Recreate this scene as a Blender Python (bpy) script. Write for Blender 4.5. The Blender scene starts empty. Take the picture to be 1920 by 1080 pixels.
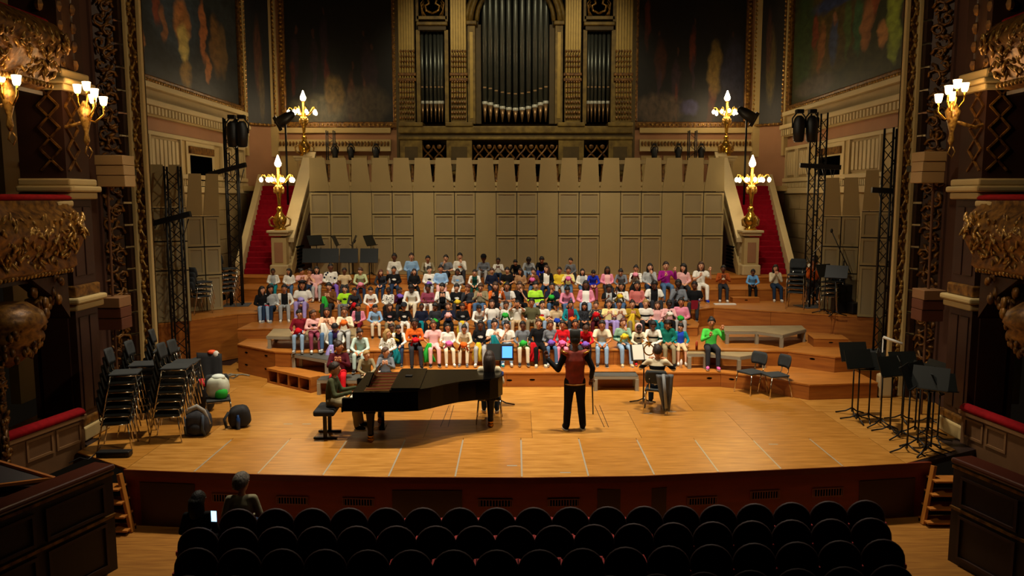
import bpy, bmesh, math, random
from math import pi, sin, cos, atan, atan2, sqrt, radians
from mathutils import Vector, Matrix, Euler, noise
random.seed(11)
SC = bpy.context.scene
COL = SC.collection
# ------------------------------------------------------------------ camera
F, HZ, VX, CAMZ = 1470.0, 371.0, 966.0, 4.15
PITCH = atan((540 - HZ) / F)
cam_data = bpy.data.cameras.new('camera')
cam = bpy.data.objects.new('camera', cam_data)
COL.objects.link(cam)
cam.location = (0, 0, CAMZ)
cam.rotation_euler = (pi / 2 - PITCH, 0, 0)
cam_data.sensor_width = 36
cam_data.lens = F / 1920 * 36
cam_data.shift_x = -(VX - 960) / 1920
cam_data.clip_end = 200
SC.camera = cam
# ------------------------------------------------------------------ world, lights, exposure
SC.view_settings.view_transform = 'Standard'
SC.view_settings.look = 'None'
SC.view_settings.gamma = 1
SC.view_settings.exposure = 0.35
SC.view_settings.use_curve_mapping = False
world = bpy.data.worlds.new('world')
SC.world = world
world.use_nodes = True
world.node_tree.nodes['Background'].inputs[0].default_value = (1.0, 0.72, 0.42, 1)
world.node_tree.nodes['Background'].inputs[1].default_value = 0.0026

def spot(loc, target, power, angle, blend=0.6, color=(1.0, 0.86, 0.66), radius=0.35):
    d = bpy.data.lights.new('stage_and_fill_spot', 'SPOT')
    d.energy, d.spot_size, d.spot_blend, d.color, d.shadow_soft_size = power, radians(angle), blend, color, radius
    o = bpy.data.objects.new('stage_and_fill_spot', d)
    COL.objects.link(o)
    o.location = loc
    o.rotation_euler = (Vector(target) - Vector(loc)).to_track_quat('-Z', 'Y').to_euler()
    return o

WARM = (1.0, 0.84, 0.60)
# rig over the stage: steep light on choir, floor wash, soft light on the shell
for x in (-5.0, -1.7, 1.7, 5.0):
    spot((x * 0.8, 13.2, 12.5), (x * 0.9, 19.4, 1.0), 3150, 42, 0.8, (1.0, 0.89, 0.74))
for x in (-3.6, 0, 3.6):
    spot((x, 14.4, 12.0), (x * 1.1, 14.0, 0), 3700, 58, 0.9, (1.0, 0.86, 0.66))
for x in (-4.2, 0.0, 4.2):
    spot((x, 17.5, 12.5), (x * 1.1, 25.0, 2.9), 1750, 50, 0.9, WARM)
for x in (-5.6, 5.6):     # added fill lamps, unseen, to brighten gilded strips and camera-facing surfaces
    spot((x, 8.0, 10.5), (-x * 1.0, 16.0, 3.6), 1250, 60, 0.9, (1.0, 0.82, 0.56))
for x in (-4.5, 4.5):     # added dim cross light from unseen lamps, lifting the panelled side walls
    spot((-x, 17.5, 11.5), (x * 2.2, 24.5, 5.5), 620, 56, 0.9, (1.0, 0.82, 0.52))
for x in (-3.0, 3.0):     # added dim wash, no visible source, to brighten the organ
    spot((x, 20.0, 13.5), (x * 0.5, 29.6, 7.5), 1050, 50, 0.9, (1.0, 0.82, 0.5))

# ------------------------------------------------------------------ pixel helpers (photo pixel + a real plane -> a place)
def ray(px, py):
    a, b = (px - VX) / F, (540 - py) / F
    return Vector((a, cos(PITCH) + b * sin(PITCH), -sin(PITCH) + b * cos(PITCH)))
def at_z(px, py, z):
    r = ray(px, py); t = (z - CAMZ) / r.z
    return Vector((r.x * t, r.y * t, z))
def at_y(px, py, y):
    r = ray(px, py); t = y / r.y
    return Vector((r.x * t, y, CAMZ + r.z * t))
def at_x(px, py, x):
    r = ray(px, py); t = x / r.x
    return Vector((x, r.y * t, CAMZ + r.z * t))

# ------------------------------------------------------------------ materials
def lin(c):
    if isinstance(c, str):
        c = c.lstrip('#'); c = [int(c[i:i + 2], 16) / 255 for i in (0, 2, 4)]
        return tuple((v / 12.92 if v <= 0.04045 else ((v + 0.055) / 1.055) ** 2.4) for v in c) + (1,)
    return tuple(c) + (1,)

MATS = {}
def mat(name, col, rough=0.6, metal=0.0, emit=None, power=0.0, var=0.0, vscale=6.0, stretch=(1, 1, 1), bump=0.0, spec=0.5, coat=0.0, col2=None, trans=0.0):
    if name in MATS: return MATS[name]
    m = bpy.data.materials.new(name); m.use_nodes = True
    nt = m.node_tree; b = nt.nodes['Principled BSDF']
    b.inputs['Base Color'].default_value = lin(col)
    b.inputs['Roughness'].default_value = rough
    b.inputs['Metallic'].default_value = metal
    b.inputs['Specular IOR Level'].default_value = spec
    b.inputs['Coat Weight'].default_value = coat
    b.inputs['Coat Roughness'].default_value = 0.12
    b.inputs['Transmission Weight'].default_value = trans
    if emit:
        b.inputs['Emission Color'].default_value = lin(emit); b.inputs['Emission Strength'].default_value = power
    if var or bump:
        tc = nt.nodes.new('ShaderNodeTexCoord'); mp = nt.nodes.new('ShaderNodeMapping')
        mp.inputs['Scale'].default_value = stretch
        nt.links.new(tc.outputs['Object'], mp.inputs[0])
        n = nt.nodes.new('ShaderNodeTexNoise'); n.inputs['Scale'].default_value = vscale; n.inputs['Detail'].default_value = 5
        nt.links.new(mp.outputs[0], n.inputs['Vector'])
        if var:
            c = lin(col); c2 = lin(col2) if col2 else tuple(v * (1 - var) for v in c[:3]) + (1,)
            r = nt.nodes.new('ShaderNodeValToRGB')
            r.color_ramp.elements[0].position = 0.32; r.color_ramp.elements[1].position = 0.68
            r.color_ramp.elements[0].color = c2; r.color_ramp.elements[1].color = c
            nt.links.new(n.outputs['Fac'], r.inputs[0]); nt.links.new(r.outputs[0], b.inputs['Base Color'])
        if bump:
            bp = nt.nodes.new('ShaderNodeBump'); bp.inputs['Strength'].default_value = bump; bp.inputs['Distance'].default_value = 0.02
            nt.links.new(n.outputs['Fac'], bp.inputs['Height']); nt.links.new(bp.outputs[0], b.inputs['Normal'])
    MATS[name] = m
    return m

FLOORW = mat('stage_floor_wood', '#bb8238', 0.33, var=0.22, vscale=2.2, stretch=(1.0, 9, 1), col2='#986420', spec=0.45)
FLOORW2 = mat('stage_floor_wood_worn', '#c08a40', 0.36, var=0.2, vscale=1.6, stretch=(1.2, 7, 1), col2='#9e6a26', spec=0.45)
FLOORW3 = mat('stage_floor_wood_dark', '#b67d34', 0.34, var=0.2, vscale=1.9, stretch=(1.1, 8, 1), col2='#93601e', spec=0.45)
RISERT = mat('riser_deck_wood', '#b8742c', 0.42, var=0.2, vscale=2.0, stretch=(1, 7, 1), col2='#9c5e1f')
RISERF = mat('riser_front_wood', '#a86422', 0.45, var=0.25, vscale=1.8, stretch=(0.7, 1, 8), col2='#8a4c16')
HALLFL = mat('hall_floor_wood', '#a8732e', 0.4, var=0.25, vscale=2.0, stretch=(1, 12, 1), col2='#865620')
FASCIA = mat('stage_front_wood', '#7e2408', 0.5, var=0.2, vscale=1.5, stretch=(1, 1, 6))
FASCIAD = mat('stage_front_panel', '#3a1208', 0.5, var=0.2, vscale=1.5)
METALJ = mat('joint_metal', '#b9b2a0', 0.45, 0.6)
SHELL = mat('shell_taupe', '#998658', 0.62, var=0.05, vscale=3.0)
SHELLIN = mat('shell_inset', '#8e7d58', 0.7, var=0.05, vscale=3.0)
SHELLD = mat('shell_edge_dark', '#221a10', 0.8)
DECKG = mat('deck_grey', '#8f8670', 0.55, var=0.12, vscale=4)
DECKT = mat('deck_top', '#947e56', 0.55, var=0.2, vscale=3)
DECKD = mat('deck_top_dark', '#4a4942', 0.5, var=0.2, vscale=3)
CREAM = mat('wall_cream', '#b8a06a', 0.75, var=0.12, vscale=1.2)
CREAML = mat('wall_cream_light', '#c2ae80', 0.7, var=0.08, vscale=1.5)
PINK = mat('wall_pink', '#a07350', 0.75, var=0.15, vscale=1.0)
STONE = mat('wall_stone', '#a38c60', 0.8, var=0.15, vscale=1.5)
GOLD = mat('gilding', '#c49a4a', 0.32, 0.4, var=0.4, vscale=18, col2='#5a3510', bump=0.25)
GOLDD = mat('gilding_old', '#8e6224', 0.42, 0.3, var=0.5, vscale=10, col2='#3a1e0a', bump=0.4)
GOLDB = mat('gilding_bright', '#e0b04a', 0.22, 0.95)
BRONZE = mat('bronze_dark', '#3c2410', 0.5, 0.4, var=0.4, vscale=8)
DKWOOD = mat('dark_wood', '#230f07', 0.5, var=0.3, vscale=2, stretch=(1, 1, 5))
DKWOOD2 = mat('dark_wood_panel', '#34190b', 0.5, var=0.3, vscale=2)
PINKWALL = mat('proscenium_wall', '#4c3023', 0.7, var=0.2, vscale=1.5)
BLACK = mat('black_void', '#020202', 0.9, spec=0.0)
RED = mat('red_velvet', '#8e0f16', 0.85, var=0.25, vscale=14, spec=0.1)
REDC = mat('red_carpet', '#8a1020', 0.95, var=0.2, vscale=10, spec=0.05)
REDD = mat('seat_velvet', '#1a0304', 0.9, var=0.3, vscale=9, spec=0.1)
BLKP = mat('black_plastic', '#0b0b0c', 0.5)
BLKM = mat('black_metal', '#101011', 0.4, 0.3)
BLKF = mat('black_fabric', '#17181a', 0.85, var=0.2, vscale=20)
CHFAB = mat('chair_fabric', '#2b2f30', 0.85, var=0.2, vscale=24)
CHROME = mat('chrome', '#cfc6b4', 0.16, 1.0)
PIANO = mat('piano_lacquer', '#030303', 0.16, spec=0.14)
BRASS = mat('brass', '#c08a2c', 0.25, 1.0)
STAND = mat('stand_desk', '#0d110e', 0.5, 0.1)
CASEG = mat('case_grey', '#3d4144', 0.6)
PIPE = mat('organ_pipe_tin', '#7a807a', 0.38, 0.8, var=0.15, vscale=3)
PIPEM = mat('organ_pipe_mouth_lit', '#dfe2d8', 0.35, 0.3)  # near-white tone paints in the light caught by the pipe mouths
PIPEF = mat('organ_pipe_foot', '#9a7c58', 0.35, 0.7)
ORGAN = mat('organ_case', '#8c7434', 0.55, 0.15, var=0.25, vscale=4, col2='#5e4a1c')
ORGAND = mat('organ_case_dark', '#54431c', 0.6, 0.1, var=0.25, vscale=4)
BULB = mat('bulb_glass', '#fff2d8', 0.3, emit='#ffe2ae', power=26)
SHADE = mat('lamp_shade_glass', '#fff0d8', 0.3, emit='#ffc983', power=9)
WHITE = mat('white_paint', '#d8d4c8', 0.6)
PAPER = mat('paper', '#e8e4d6', 0.8)
SCREEN = mat('screen_blue', '#3a78d8', 0.3, emit='#4a8cff', power=1.6)
PHONE = mat('screen_phone', '#a8d8ff', 0.3, emit='#9fd4ff', power=2.0)

# ------------------------------------------------------------------ mesh builder
class MB:
    def __init__(s, M=None):
        s.v, s.f, s.mi, s.cur, s.M = [], [], [], 0, M
    def add(s, vs, fs):
        o = len(s.v)
        if s.M is not None: vs = [s.M @ Vector(q) for q in vs]
        s.v += [tuple(q) for q in vs]
        s.f += [tuple(i + o for i in f) for f in fs]
        s.mi += [s.cur] * len(fs)
        return s
    def box(s, x0, x1, y0, y1, z0, z1):
        return s.add([(x0, y0, z0), (x1, y0, z0), (x1, y1, z0), (x0, y1, z0), (x0, y0, z1), (x1, y0, z1), (x1, y1, z1), (x0, y1, z1)],
                     [(0, 3, 2, 1), (4, 5, 6, 7), (0, 1, 5, 4), (1, 2, 6, 5), (2, 3, 7, 6), (3, 0, 4, 7)])
    def bc(s, c, d):
        return s.box(c[0] - d[0] / 2, c[0] + d[0] / 2, c[1] - d[1] / 2, c[1] + d[1] / 2, c[2] - d[2] / 2, c[2] + d[2] / 2)
    def beam(s, a, b, w, h=None, up=(0, 0, 1)):
        a, b = Vector(a), Vector(b); h = h or w
        t = (b - a).normalized(); u = Vector(up)
        if abs(t.dot(u)) > 0.99: u = Vector((0, 1, 0))
        r = t.cross(u).normalized() * w / 2; u = r.cross(t).normalized() * h / 2
        vs = [a - r - u, a + r - u, a + r + u, a - r + u, b - r - u, b + r - u, b + r + u, b - r + u]
        return s.add(vs, [(0, 1, 2, 3), (7, 6, 5, 4), (4, 5, 1, 0), (5, 6, 2, 1), (6, 7, 3, 2), (7, 4, 0, 3)])
    def prism(s, poly, z0, z1, top_mat=None):
        n = len(poly)
        area = sum(poly[i][0] * poly[(i + 1) % n][1] - poly[(i + 1) % n][0] * poly[i][1] for i in range(n))
        if area < 0: poly = poly[::-1]
        vs = [(p[0], p[1], z0) for p in poly] + [(p[0], p[1], z1) for p in poly]
        s.add(vs, [tuple(range(n - 1, -1, -1))] + [(i, (i + 1) % n, n + (i + 1) % n, n + i) for i in range(n)])
        c = s.cur
        if top_mat is not None: s.cur = top_mat
        s.add([(p[0], p[1], z1) for p in poly], [tuple(range(n))])
        s.cur = c
        return s
    def extr(s, poly, M, depth):
        """polygon in local xz extruded along local y by depth, placed by M"""
        n = len(poly)
        vs = [M @ Vector((p[0], 0, p[1])) for p in poly] + [M @ Vector((p[0], depth, p[1])) for p in poly]
        return s.add(vs, [tuple(range(n)), tuple(range(2 * n - 1, n - 1, -1))] + [(i + n, (i + 1) % n + n, (i + 1) % n, i) for i in range(n)])
    def tube(s, pts, r, seg=8, cap=True, hint=(1, 0, 0), rnd=False):
        pts = [Vector(p) for p in pts]; n = len(pts)
        R = r if isinstance(r, (list, tuple)) else [r] * n
        vs, fs = [], []
        side = None
        for i, p in enumerate(pts):
            t = (pts[min(i + 1, n - 1)] - pts[max(i - 1, 0)]).normalized()
            h = side if side is not None else Vector(hint)
            h = h - t * h.dot(t)
            if h.length < 1e-4:
                h = Vector((0, 1, 0)) - t * t.y
                if h.length < 1e-4: h = Vector((0, 0, 1))
            side = h.normalized(); up = t.cross(side)
            rx, ry = R[i] if isinstance(R[i], (list, tuple)) else (R[i], R[i])
            for k in range(seg):
                a = 2 * pi * k / seg
                vs.append(p + side * cos(a) * rx + up * sin(a) * ry)
        for i in range(n - 1):
            for k in range(seg):
                k2 = (k + 1) % seg
                fs.append((i * seg + k, i * seg + k2, (i + 1) * seg + k2, (i + 1) * seg + k))
        if cap:
            fs.append(tuple(range(seg - 1, -1, -1))); fs.append(tuple((n - 1) * seg + k for k in range(seg)))
        s.add(vs, fs)
        if rnd:
            for e in (0, n - 1):
                rr = R[e] if isinstance(R[e], (list, tuple)) else (R[e], R[e])
                s.ell(pts[e], (rr[0], rr[1], min(rr)) if isinstance(R[e], (list, tuple)) else (rr[0],) * 3, seg, 6)
        return s
    def lathe(s, prof, seg=14, c=(0, 0, 0)):
        vs, fs, n = [], [], len(prof)
        for (r, z) in prof:
            for k in range(seg):
                a = 2 * pi * k / seg
                vs.append((c[0] + r * cos(a), c[1] + r * sin(a), c[2] + z))
        for i in range(n - 1):
            for k in range(seg):
                k2 = (k + 1) % seg
                fs.append((i * seg + k, i * seg + k2, (i + 1) * seg + k2, (i + 1) * seg + k))
        fs.append(tuple(range(seg - 1, -1, -1))); fs.append(tuple((n - 1) * seg + k for k in range(seg)))
        return s.add(vs, fs)
    def ell(s, c, r, seg=10, rings=6, R=None):
        c = Vector(c); vs, fs = [], []
        if not isinstance(r, (list, tuple)): r = (r, r, r)
        def P(x, y, z):
            q = Vector((x * r[0], y * r[1], z * r[2]))
            if R is not None: q = R @ q
            return c + q
        vs.append(P(0, 0, -1))
        for i in range(1, rings):
            ph = -pi / 2 + pi * i / rings
            for k in range(seg):
                a = 2 * pi * k / seg
                vs.append(P(cos(ph) * cos(a), cos(ph) * sin(a), sin(ph)))
        vs.append(P(0, 0, 1)); top = len(vs) - 1
        for k in range(seg):
            k2 = (k + 1) % seg
            fs.append((0, 1 + k2, 1 + k))
            for i in range(rings - 2):
                a, b = 1 + i * seg, 1 + (i + 1) * seg
                fs.append((a + k, a + k2, b + k2, b + k))
            fs.append((top, 1 + (rings - 2) * seg + k, 1 + (rings - 2) * seg + k2))
        return s.add(vs, fs)
    def mesh(s, name, smooth=False):
        me = bpy.data.meshes.new(name)
        me.from_pydata(s.v, [], s.f); me.update()
        if any(s.mi): me.polygons.foreach_set('material_index', s.mi)
        if smooth: me.polygons.foreach_set('use_smooth', [True] * len(me.polygons))
        return me
    def obj(s, name, m, parent=None, smooth=False, loc=None, rot=None):
        me = s.mesh(name, smooth)
        for q in (m if isinstance(m, (list, tuple)) else [m]): me.materials.append(q)
        return link(name, me, parent, loc, rot)

def link(name, me, parent=None, loc=None, rot=None):
    o = bpy.data.objects.new(name, me); COL.objects.link(o)
    if parent is not None: o.parent = parent
    if loc is not None: o.location = loc
    if rot is not None: o.rotation_euler = rot
    return o
def bevel(o, w=0.01, seg=2):
    md = o.modifiers.new('bevel', 'BEVEL'); md.width = w; md.segments = seg; md.limit_method = 'ANGLE'
    return o
def tag(o, label, cat, group=None):
    o['label'] = label; o['category'] = cat
    if group: o['group'] = group
    return o
def struct(o, label=None):
    o['kind'] = 'structure'
    if label: o['label'] = label
    return o
def thing(name, label, cat, loc=(0, 0, 0), rz=0.0, group=None, scale=1.0):
    o = bpy.data.objects.new(name, None); COL.objects.link(o)
    o.empty_display_size = 0.1
    o.location = loc; o.rotation_euler = (0, 0, rz); o.scale = (scale,) * 3
    return tag(o, label, cat, group)
def dup(root, loc, rz=None, label=None, group=None, rot=None):
    r = root.copy(); COL.objects.link(r); r.location = loc
    if rz is not None: r.rotation_euler = (0, 0, rz)
    if rot is not None: r.rotation_euler = rot
    if label: r['label'] = label
    if group: r['group'] = group
    for ch in KIDS_OF.get(root.name) or list(root.children):
        c = ch.copy(); COL.objects.link(c); c.parent = r
        for g in list(ch.children):
            d = g.copy(); COL.objects.link(d); d.parent = c
    return r
KIDS_OF = {}
NTH = ['first', 'second', 'third', 'fourth', 'fifth', 'sixth', 'seventh', 'eighth', 'ninth', 'tenth', 'eleventh', 'twelfth', 'thirteenth', 'fourteenth', 'fifteenth', 'sixteenth', 'seventeenth', 'eighteenth', 'nineteenth', 'twentieth']
def lerp(a, b, t): return a + (b - a) * t
def interp(pts, x):
    if x <= pts[0][0]: return pts[0][1]
    for (x0, y0), (x1, y1) in zip(pts, pts[1:]):
        if x <= x1: return y0 + (y1 - y0) * (x - x0) / (x1 - x0)
    return pts[-1][1]
# ================================================================== stage floor, fascia, hall floor
HALLZ = -0.9
LIP = [tuple(at_z(x, y, 0)[:2]) for x, y in ((232, 880), (360, 885), (492, 889), (720, 894), (992, 895), (1200, 892), (1440, 881), (1600, 874), (1746, 866))]
def lipy(x): return interp(LIP, x)
floor = struct(bpy.data.objects.new('floor', None), 'honey coloured wooden stage floor'); COL.objects.link(floor)
fmats = [FLOORW, FLOORW2, FLOORW3]
# subfloor under the joints
sub = MB(); sub.prism([(LIP[0][0] + .03, LIP[0][1] + .06)] + [(x, y + .05) for x, y in LIP[1:-1]] + [(LIP[-1][0] - .03, LIP[-1][1] + .06), (8.3, 13.0), (8.6, 21.6), (-9.2, 21.6), (-9.2, 16.4), (-7.6, 13.2)], -0.10, -0.012)
sub.obj('subfloor', DKWOOD, floor)
xs = [-7.2, -6.0] + [-4.9 + i * 1.0 for i in range(11)] + [6.15, 7.3]
xs = sorted(set(round(x, 3) for x in xs))
Y1 = 13.25
for i, (a, b) in enumerate(zip(xs, xs[1:])):
    if a < LIP[0][0] - .02 and b <= LIP[0][0] + .3:
        pl = [(a, 12.5), (b, lipy(b) + 0.05), (b, Y1), (a, Y1)]
    elif b > LIP[-1][0] + .02:
        pl = [(a, lipy(a)), (min(b, 7.3), 12.6), (b, Y1), (a, Y1)]
    else:
        mid = [(x, lipy(x)) for x, _ in LIP if a + .05 < x < b - .05]
        pl = [(a, lipy(a))] + mid + [(b, lipy(b)), (b, Y1), (a, Y1)]
    g = .004
    cx = sum(p[0] for p in pl) / len(pl)
    pl = [(p[0] + (g if p[0] < cx else -g), p[1]) for p in pl]
    mb = MB(); mb.prism(pl, -0.02, 0.0)
    mb.obj('floor_panel', fmats[(i * 7) % 3], floor)
for x in xs[2:-2]:
    mb = MB(); mb.box(x - .012, x + .012, lipy(x) + .02, Y1 - .05 - .12 * random.random(), -.01, .0025)
    mb.obj('joint_strip', METALJ, floor)
yy = [Y1, 15.0, 16.9, 19.2, 21.6]
for j, (a, b) in enumerate(zip(yy, yy[1:])):
    w = [1.9, 2.4, 2.2, 3.0][j]; x = -9.2 + 0.7 * j
    k = 0
    while x < 9.0:
        x1 = min(x + w, 9.0)
        mb = MB(); mb.box(max(x, -9.2) + .003, x1 - .003, a + .003, b - .003, -.02, 0)
        mb.obj('floor_panel', fmats[(k * 2 + j) % 3], floor); x = x1; k += 1
# double seams of the floor lifts
for px0, py0, px1, py1 in ((826, 800, 842, 760), (840, 800, 851, 760), (1115, 760, 1133, 801), (1124, 760, 1141, 801)):
    a, b = at_z(px0, py0, 0), at_z(px1, py1, 0)
    mb = MB(); mb.beam(a, b, .012, .004); mb.obj('lift_seam', DKWOOD2, floor)
# tape marks
for px, py in ((1450, 833), (540, 795), (575, 795), (700, 812), (1215, 775), (1260, 772), (960, 873), (1060, 886)):
    a = at_z(px, py, .0012)
    mb = MB(); mb.bc((a.x, a.y, a.z), (.16, .04, .002)); mb.obj('tape_mark', METALJ, floor)

# stage front
front = struct(bpy.data.objects.new('wall_stage_front', None), 'dark red wooden stage front below the lip'); COL.objects.link(front)
mb = MB()
for (x0, y0), (x1, y1) in zip(LIP, LIP[1:]):
    mb.add([(x0, y0 + .03, HALLZ), (x1, y1 + .03, HALLZ), (x1, y1 + .03, -.11), (x0, y0 + .03, -.11), (x0, y0 + .16, HALLZ), (x1, y1 + .16, HALLZ), (x1, y1 + .16, -.11), (x0, y0 + .16, -.11)],
           [(0, 1, 2, 3), (5, 4, 7, 6), (3, 2, 6, 7), (0, 3, 7, 4), (1, 5, 6, 2)])
mb.obj('fascia', FASCIA, front)
mb = MB()
for (x0, y0), (x1, y1) in zip(LIP, LIP[1:]):
    mb.add([(x0, y0 - .012, -.10), (x1, y1 - .012, -.10), (x1, y1 - .012, -.004), (x0, y0 - .012, -.004), (x0, y0 + .05, -.10), (x1, y1 + .05, -.10), (x1, y1 + .05, -.004), (x0, y0 + .05, -.004)],
           [(0, 1, 2, 3), (5, 4, 7, 6), (3, 2, 6, 7), (0, 3, 7, 4), (1, 5, 6, 2), (4, 5, 1, 0)])
mb.obj('nosing', mat('nosing_wood', '#6e2a10', .4, var=.2), front)
def on_front(px):
    x = at_y(px, 930, 11.8).x
    for _ in range(3): x = at_y(px, 930, lipy(x)).x
    return x
for a, b, y0, y1 in ((262, 364, 907, 984), (735, 866, 921, 985), (1121, 1250, 918, 985), (1612, 1716, 900, 975)):
    xa, xb = on_front(a), on_front(b)
    z1 = at_y((a + b) / 2, y0, lipy((xa + xb) / 2)).z
    mb = MB(); mb.add([(xa, lipy(xa) + .018, HALLZ + .02), (xb, lipy(xb) + .018, HALLZ + .02), (xb, lipy(xb) + .018, z1), (xa, lipy(xa) + .018, z1),
                       (xa, lipy(xa) + .04, HALLZ + .02), (xb, lipy(xb) + .04, HALLZ + .02), (xb, lipy(xb) + .04, z1), (xa, lipy(xa) + .04, z1)],
                      [(0, 1, 2, 3), (3, 2, 6, 7), (0, 3, 7, 4), (1, 5, 6, 2)])
    mb.obj('access_panel', FASCIAD, front)
VENTS = ((397, 453, 928, 942), (518, 576, 933, 946), (642, 700, 936, 949), (897, 960, 938, 951), (1028, 1086, 937, 950), (1290, 1345, 934, 947), (1408, 1462, 922, 936), (1525, 1581, 917, 931))
for a, b, y0, y1 in VENTS:
    xa, xb = on_front(a), on_front(b); xm = (xa + xb) / 2; Y = lipy(xm)
    z1, z0 = at_y((a + b) / 2, y0, Y).z, at_y((a + b) / 2, y1, Y).z
    ang = atan2(lipy(xb) - lipy(xa), xb - xa)
    v = struct(MB(Matrix.Translation((xm, Y + .015, z0)) @ Matrix.Rotation(ang, 4, 'Z')).box(-(xb - xa) / 2, (xb - xa) / 2, .002, .02, 0, z1 - z0).obj('vent_backing', BLACK, front))
    del v['kind']
    M = Matrix.Translation((xm, Y + .015, z0)) @ Matrix.Rotation(ang, 4, 'Z')
    w, h = xb - xa, z1 - z0
    fr = MB(M).box(-w / 2, w / 2, -.006, .012, -.008, .006).box(-w / 2, w / 2, -.006, .012, h - .006, h + .008).box(-w / 2 - .008, -w / 2 + .006, -.006, .012, -.008, h + .008).box(w / 2 - .006, w / 2 + .008, -.006, .012, -.008, h + .008).obj('vent_frame', mat('vent_metal', '#7a4020', .5), front)
    sl = MB(M)
    for k in range(11):
        x = -w / 2 + w * (k + .5) / 11; sl.box(x - .007, x + .007, -.004, .01, 0, h)
    sl.obj('vent_slats', mat('vent_metal', '#7a4020'), fr)
hf = MB(); hf.prism([(-8.5, 4.5), (8.5, 4.5), (8.5, 13.2), (-8.5, 13.2)], HALLZ - .1, HALLZ)
struct(hf.obj('floor_hall', HALLFL), 'parquet floor of the hall below the stage')

# ================================================================== choir risers
def px_edge(pts, z): return [tuple(at_z(x, y, z)[:2]) for x, y in pts]
Z1, Z2, Z2B, Z3, Z4, Z5 = .33, .68, .93, 1.17, 1.52, 1.72
E1 = px_edge(((518, 687), (600, 705), (664, 699), (950, 698), (1352, 698), (1430, 706), (1518, 721), (1646, 717)), Z1)
E2 = px_edge(((445, 645), (515, 659), (545, 660), (700, 657), (1000, 656), (1300, 655), (1477, 658), (1566, 669), (1652, 664)), Z2)
E2B = [(px_edge(((445, 617),), Z2B)[0]), (-5.2, 19.35), (0, 19.45), (4.6, 19.5), (4.75, 20.0)]
E3 = px_edge(((292, 608), (445, 588)), Z3) + [(-5.4, 20.75), (0, 20.85), (4.9, 20.9)] + px_edge(((1338, 576), (1560, 590), (1648, 596)), Z3)
E4 = [(-8.3, 22.7), (-5.0, 22.5), (5.4, 22.5), (8.0, 22.7)]
E5 = [(-9.95, 24.3), (-8.4, 24.1), (-6.6, 23.9), (6.6, 23.9), (8.6, 24.3), (9.95, 24.3)]
def backline(edge, nxt):
    """rear outline of a riser: the front line of the next one, clipped to this riser's width"""
    if isinstance(nxt, (int, float)): return [(edge[-1][0], nxt), (edge[0][0], nxt)]
    xs_ = [edge[-1][0]] + sorted([x for x, _ in nxt if edge[0][0] < x < edge[-1][0]], reverse=True) + [edge[0][0]]
    return [(x, interp(nxt, x) - .016) for x in xs_]
def riser(name, label, edge, z0, z1, back, slots=(), nseg=1, front_mat=RISERF):
    t = thing(name, label, 'riser', (0, 0, 0))
    mb = MB(); mb.prism([(x, y + .025) for x, y in edge] + backline(edge, back), z0, z1 - .03); mb.obj('carcass', DKWOOD2, t)
    mb = MB(); mb.prism([(x, y - .012) for x, y in edge] + backline(edge, back), z1 - .03, z1); mb.obj('deck', RISERT, t)
    for (x0, y0), (x1, y1) in zip(edge, edge[1:]):
        L = sqrt((x1 - x0) ** 2 + (y1 - y0) ** 2); n = max(1, round(L / 1.5))
        for k in range(n):
            a, b = k / n, (k + 1) / n
            p, q = Vector((lerp(x0, x1, a), lerp(y0, y1, a), 0)), Vector((lerp(x0, x1, b), lerp(y0, y1, b), 0))
            d = (q - p).normalized() * .003; p += d; q -= d
            mb = MB(); mb.add([(p.x, p.y, z0 + .004), (q.x, q.y, z0 + .004), (q.x, q.y, z1 - .031), (p.x, p.y, z1 - .031), (p.x, p.y + .022, z0 + .004), (q.x, q.y + .022, z0 + .004), (q.x, q.y + .022, z1 - .031), (p.x, p.y + .022, z1 - .031)],
                              [(0, 1, 2, 3), (5, 4, 7, 6), (3, 2, 6, 7), (0, 3, 7, 4), (1, 5, 6, 2)])
            mb.obj('front_panel', front_mat, t)
    for px, py in slots:
        # find the point on the riser front under this pixel
        best = None
        for (x0, y0), (x1, y1) in zip(edge, edge[1:]):
            r = ray(px, py); dx, dy = x1 - x0, y1 - y0
            den = r.x * dy - r.y * dx
            if abs(den) < 1e-6: continue
            tt = (x0 * dy - y0 * dx) / den
            u = ((r.x * tt - x0) * dx + (r.y * tt - y0) * dy) / (dx * dx + dy * dy)
            if -.02 <= u <= 1.02 and tt > 0: best = (r.x * tt, r.y * tt, CAMZ + r.z * tt, atan2(dy, dx))
        if best:
            M = Matrix.Translation(best[:3]) @ Matrix.Rotation(best[3], 4, 'Z')
            MB(M).ell((0, -.001, 0), (.062, .008, .02), 12, 6).obj('handle_slot', BLACK, t, True)
    return t
riser('choir_riser', 'lowest wooden choir riser with slotted fronts along the stage floor', E1, 0, Z1, [(-20, E2[0][1])] + E2, ((998, 712), (955, 713), (1330, 709), (1372, 711), (1240, 711), (740, 712)))
riser('choir_riser', 'second wooden choir riser where the front row of singers sits', E2, 0.0, Z2, E3, ((1523, 673), (462, 661), (499, 667), (462, 684), (499, 692)))
riser('choir_riser', 'third narrow wooden choir riser under the second row of singers', E2B, Z2, Z2B, E3)
riser('choir_riser', 'fourth wooden choir riser running from wall to wall', E3, 0.0, Z3, 28.5)
riser('choir_riser', 'fifth wooden choir riser below the top row of singers', E4, Z3, Z4, E5)
riser('choir_riser', 'topmost wooden platform carrying the acoustic shell and stairs', E5, Z3, Z5, 28.5)
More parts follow.
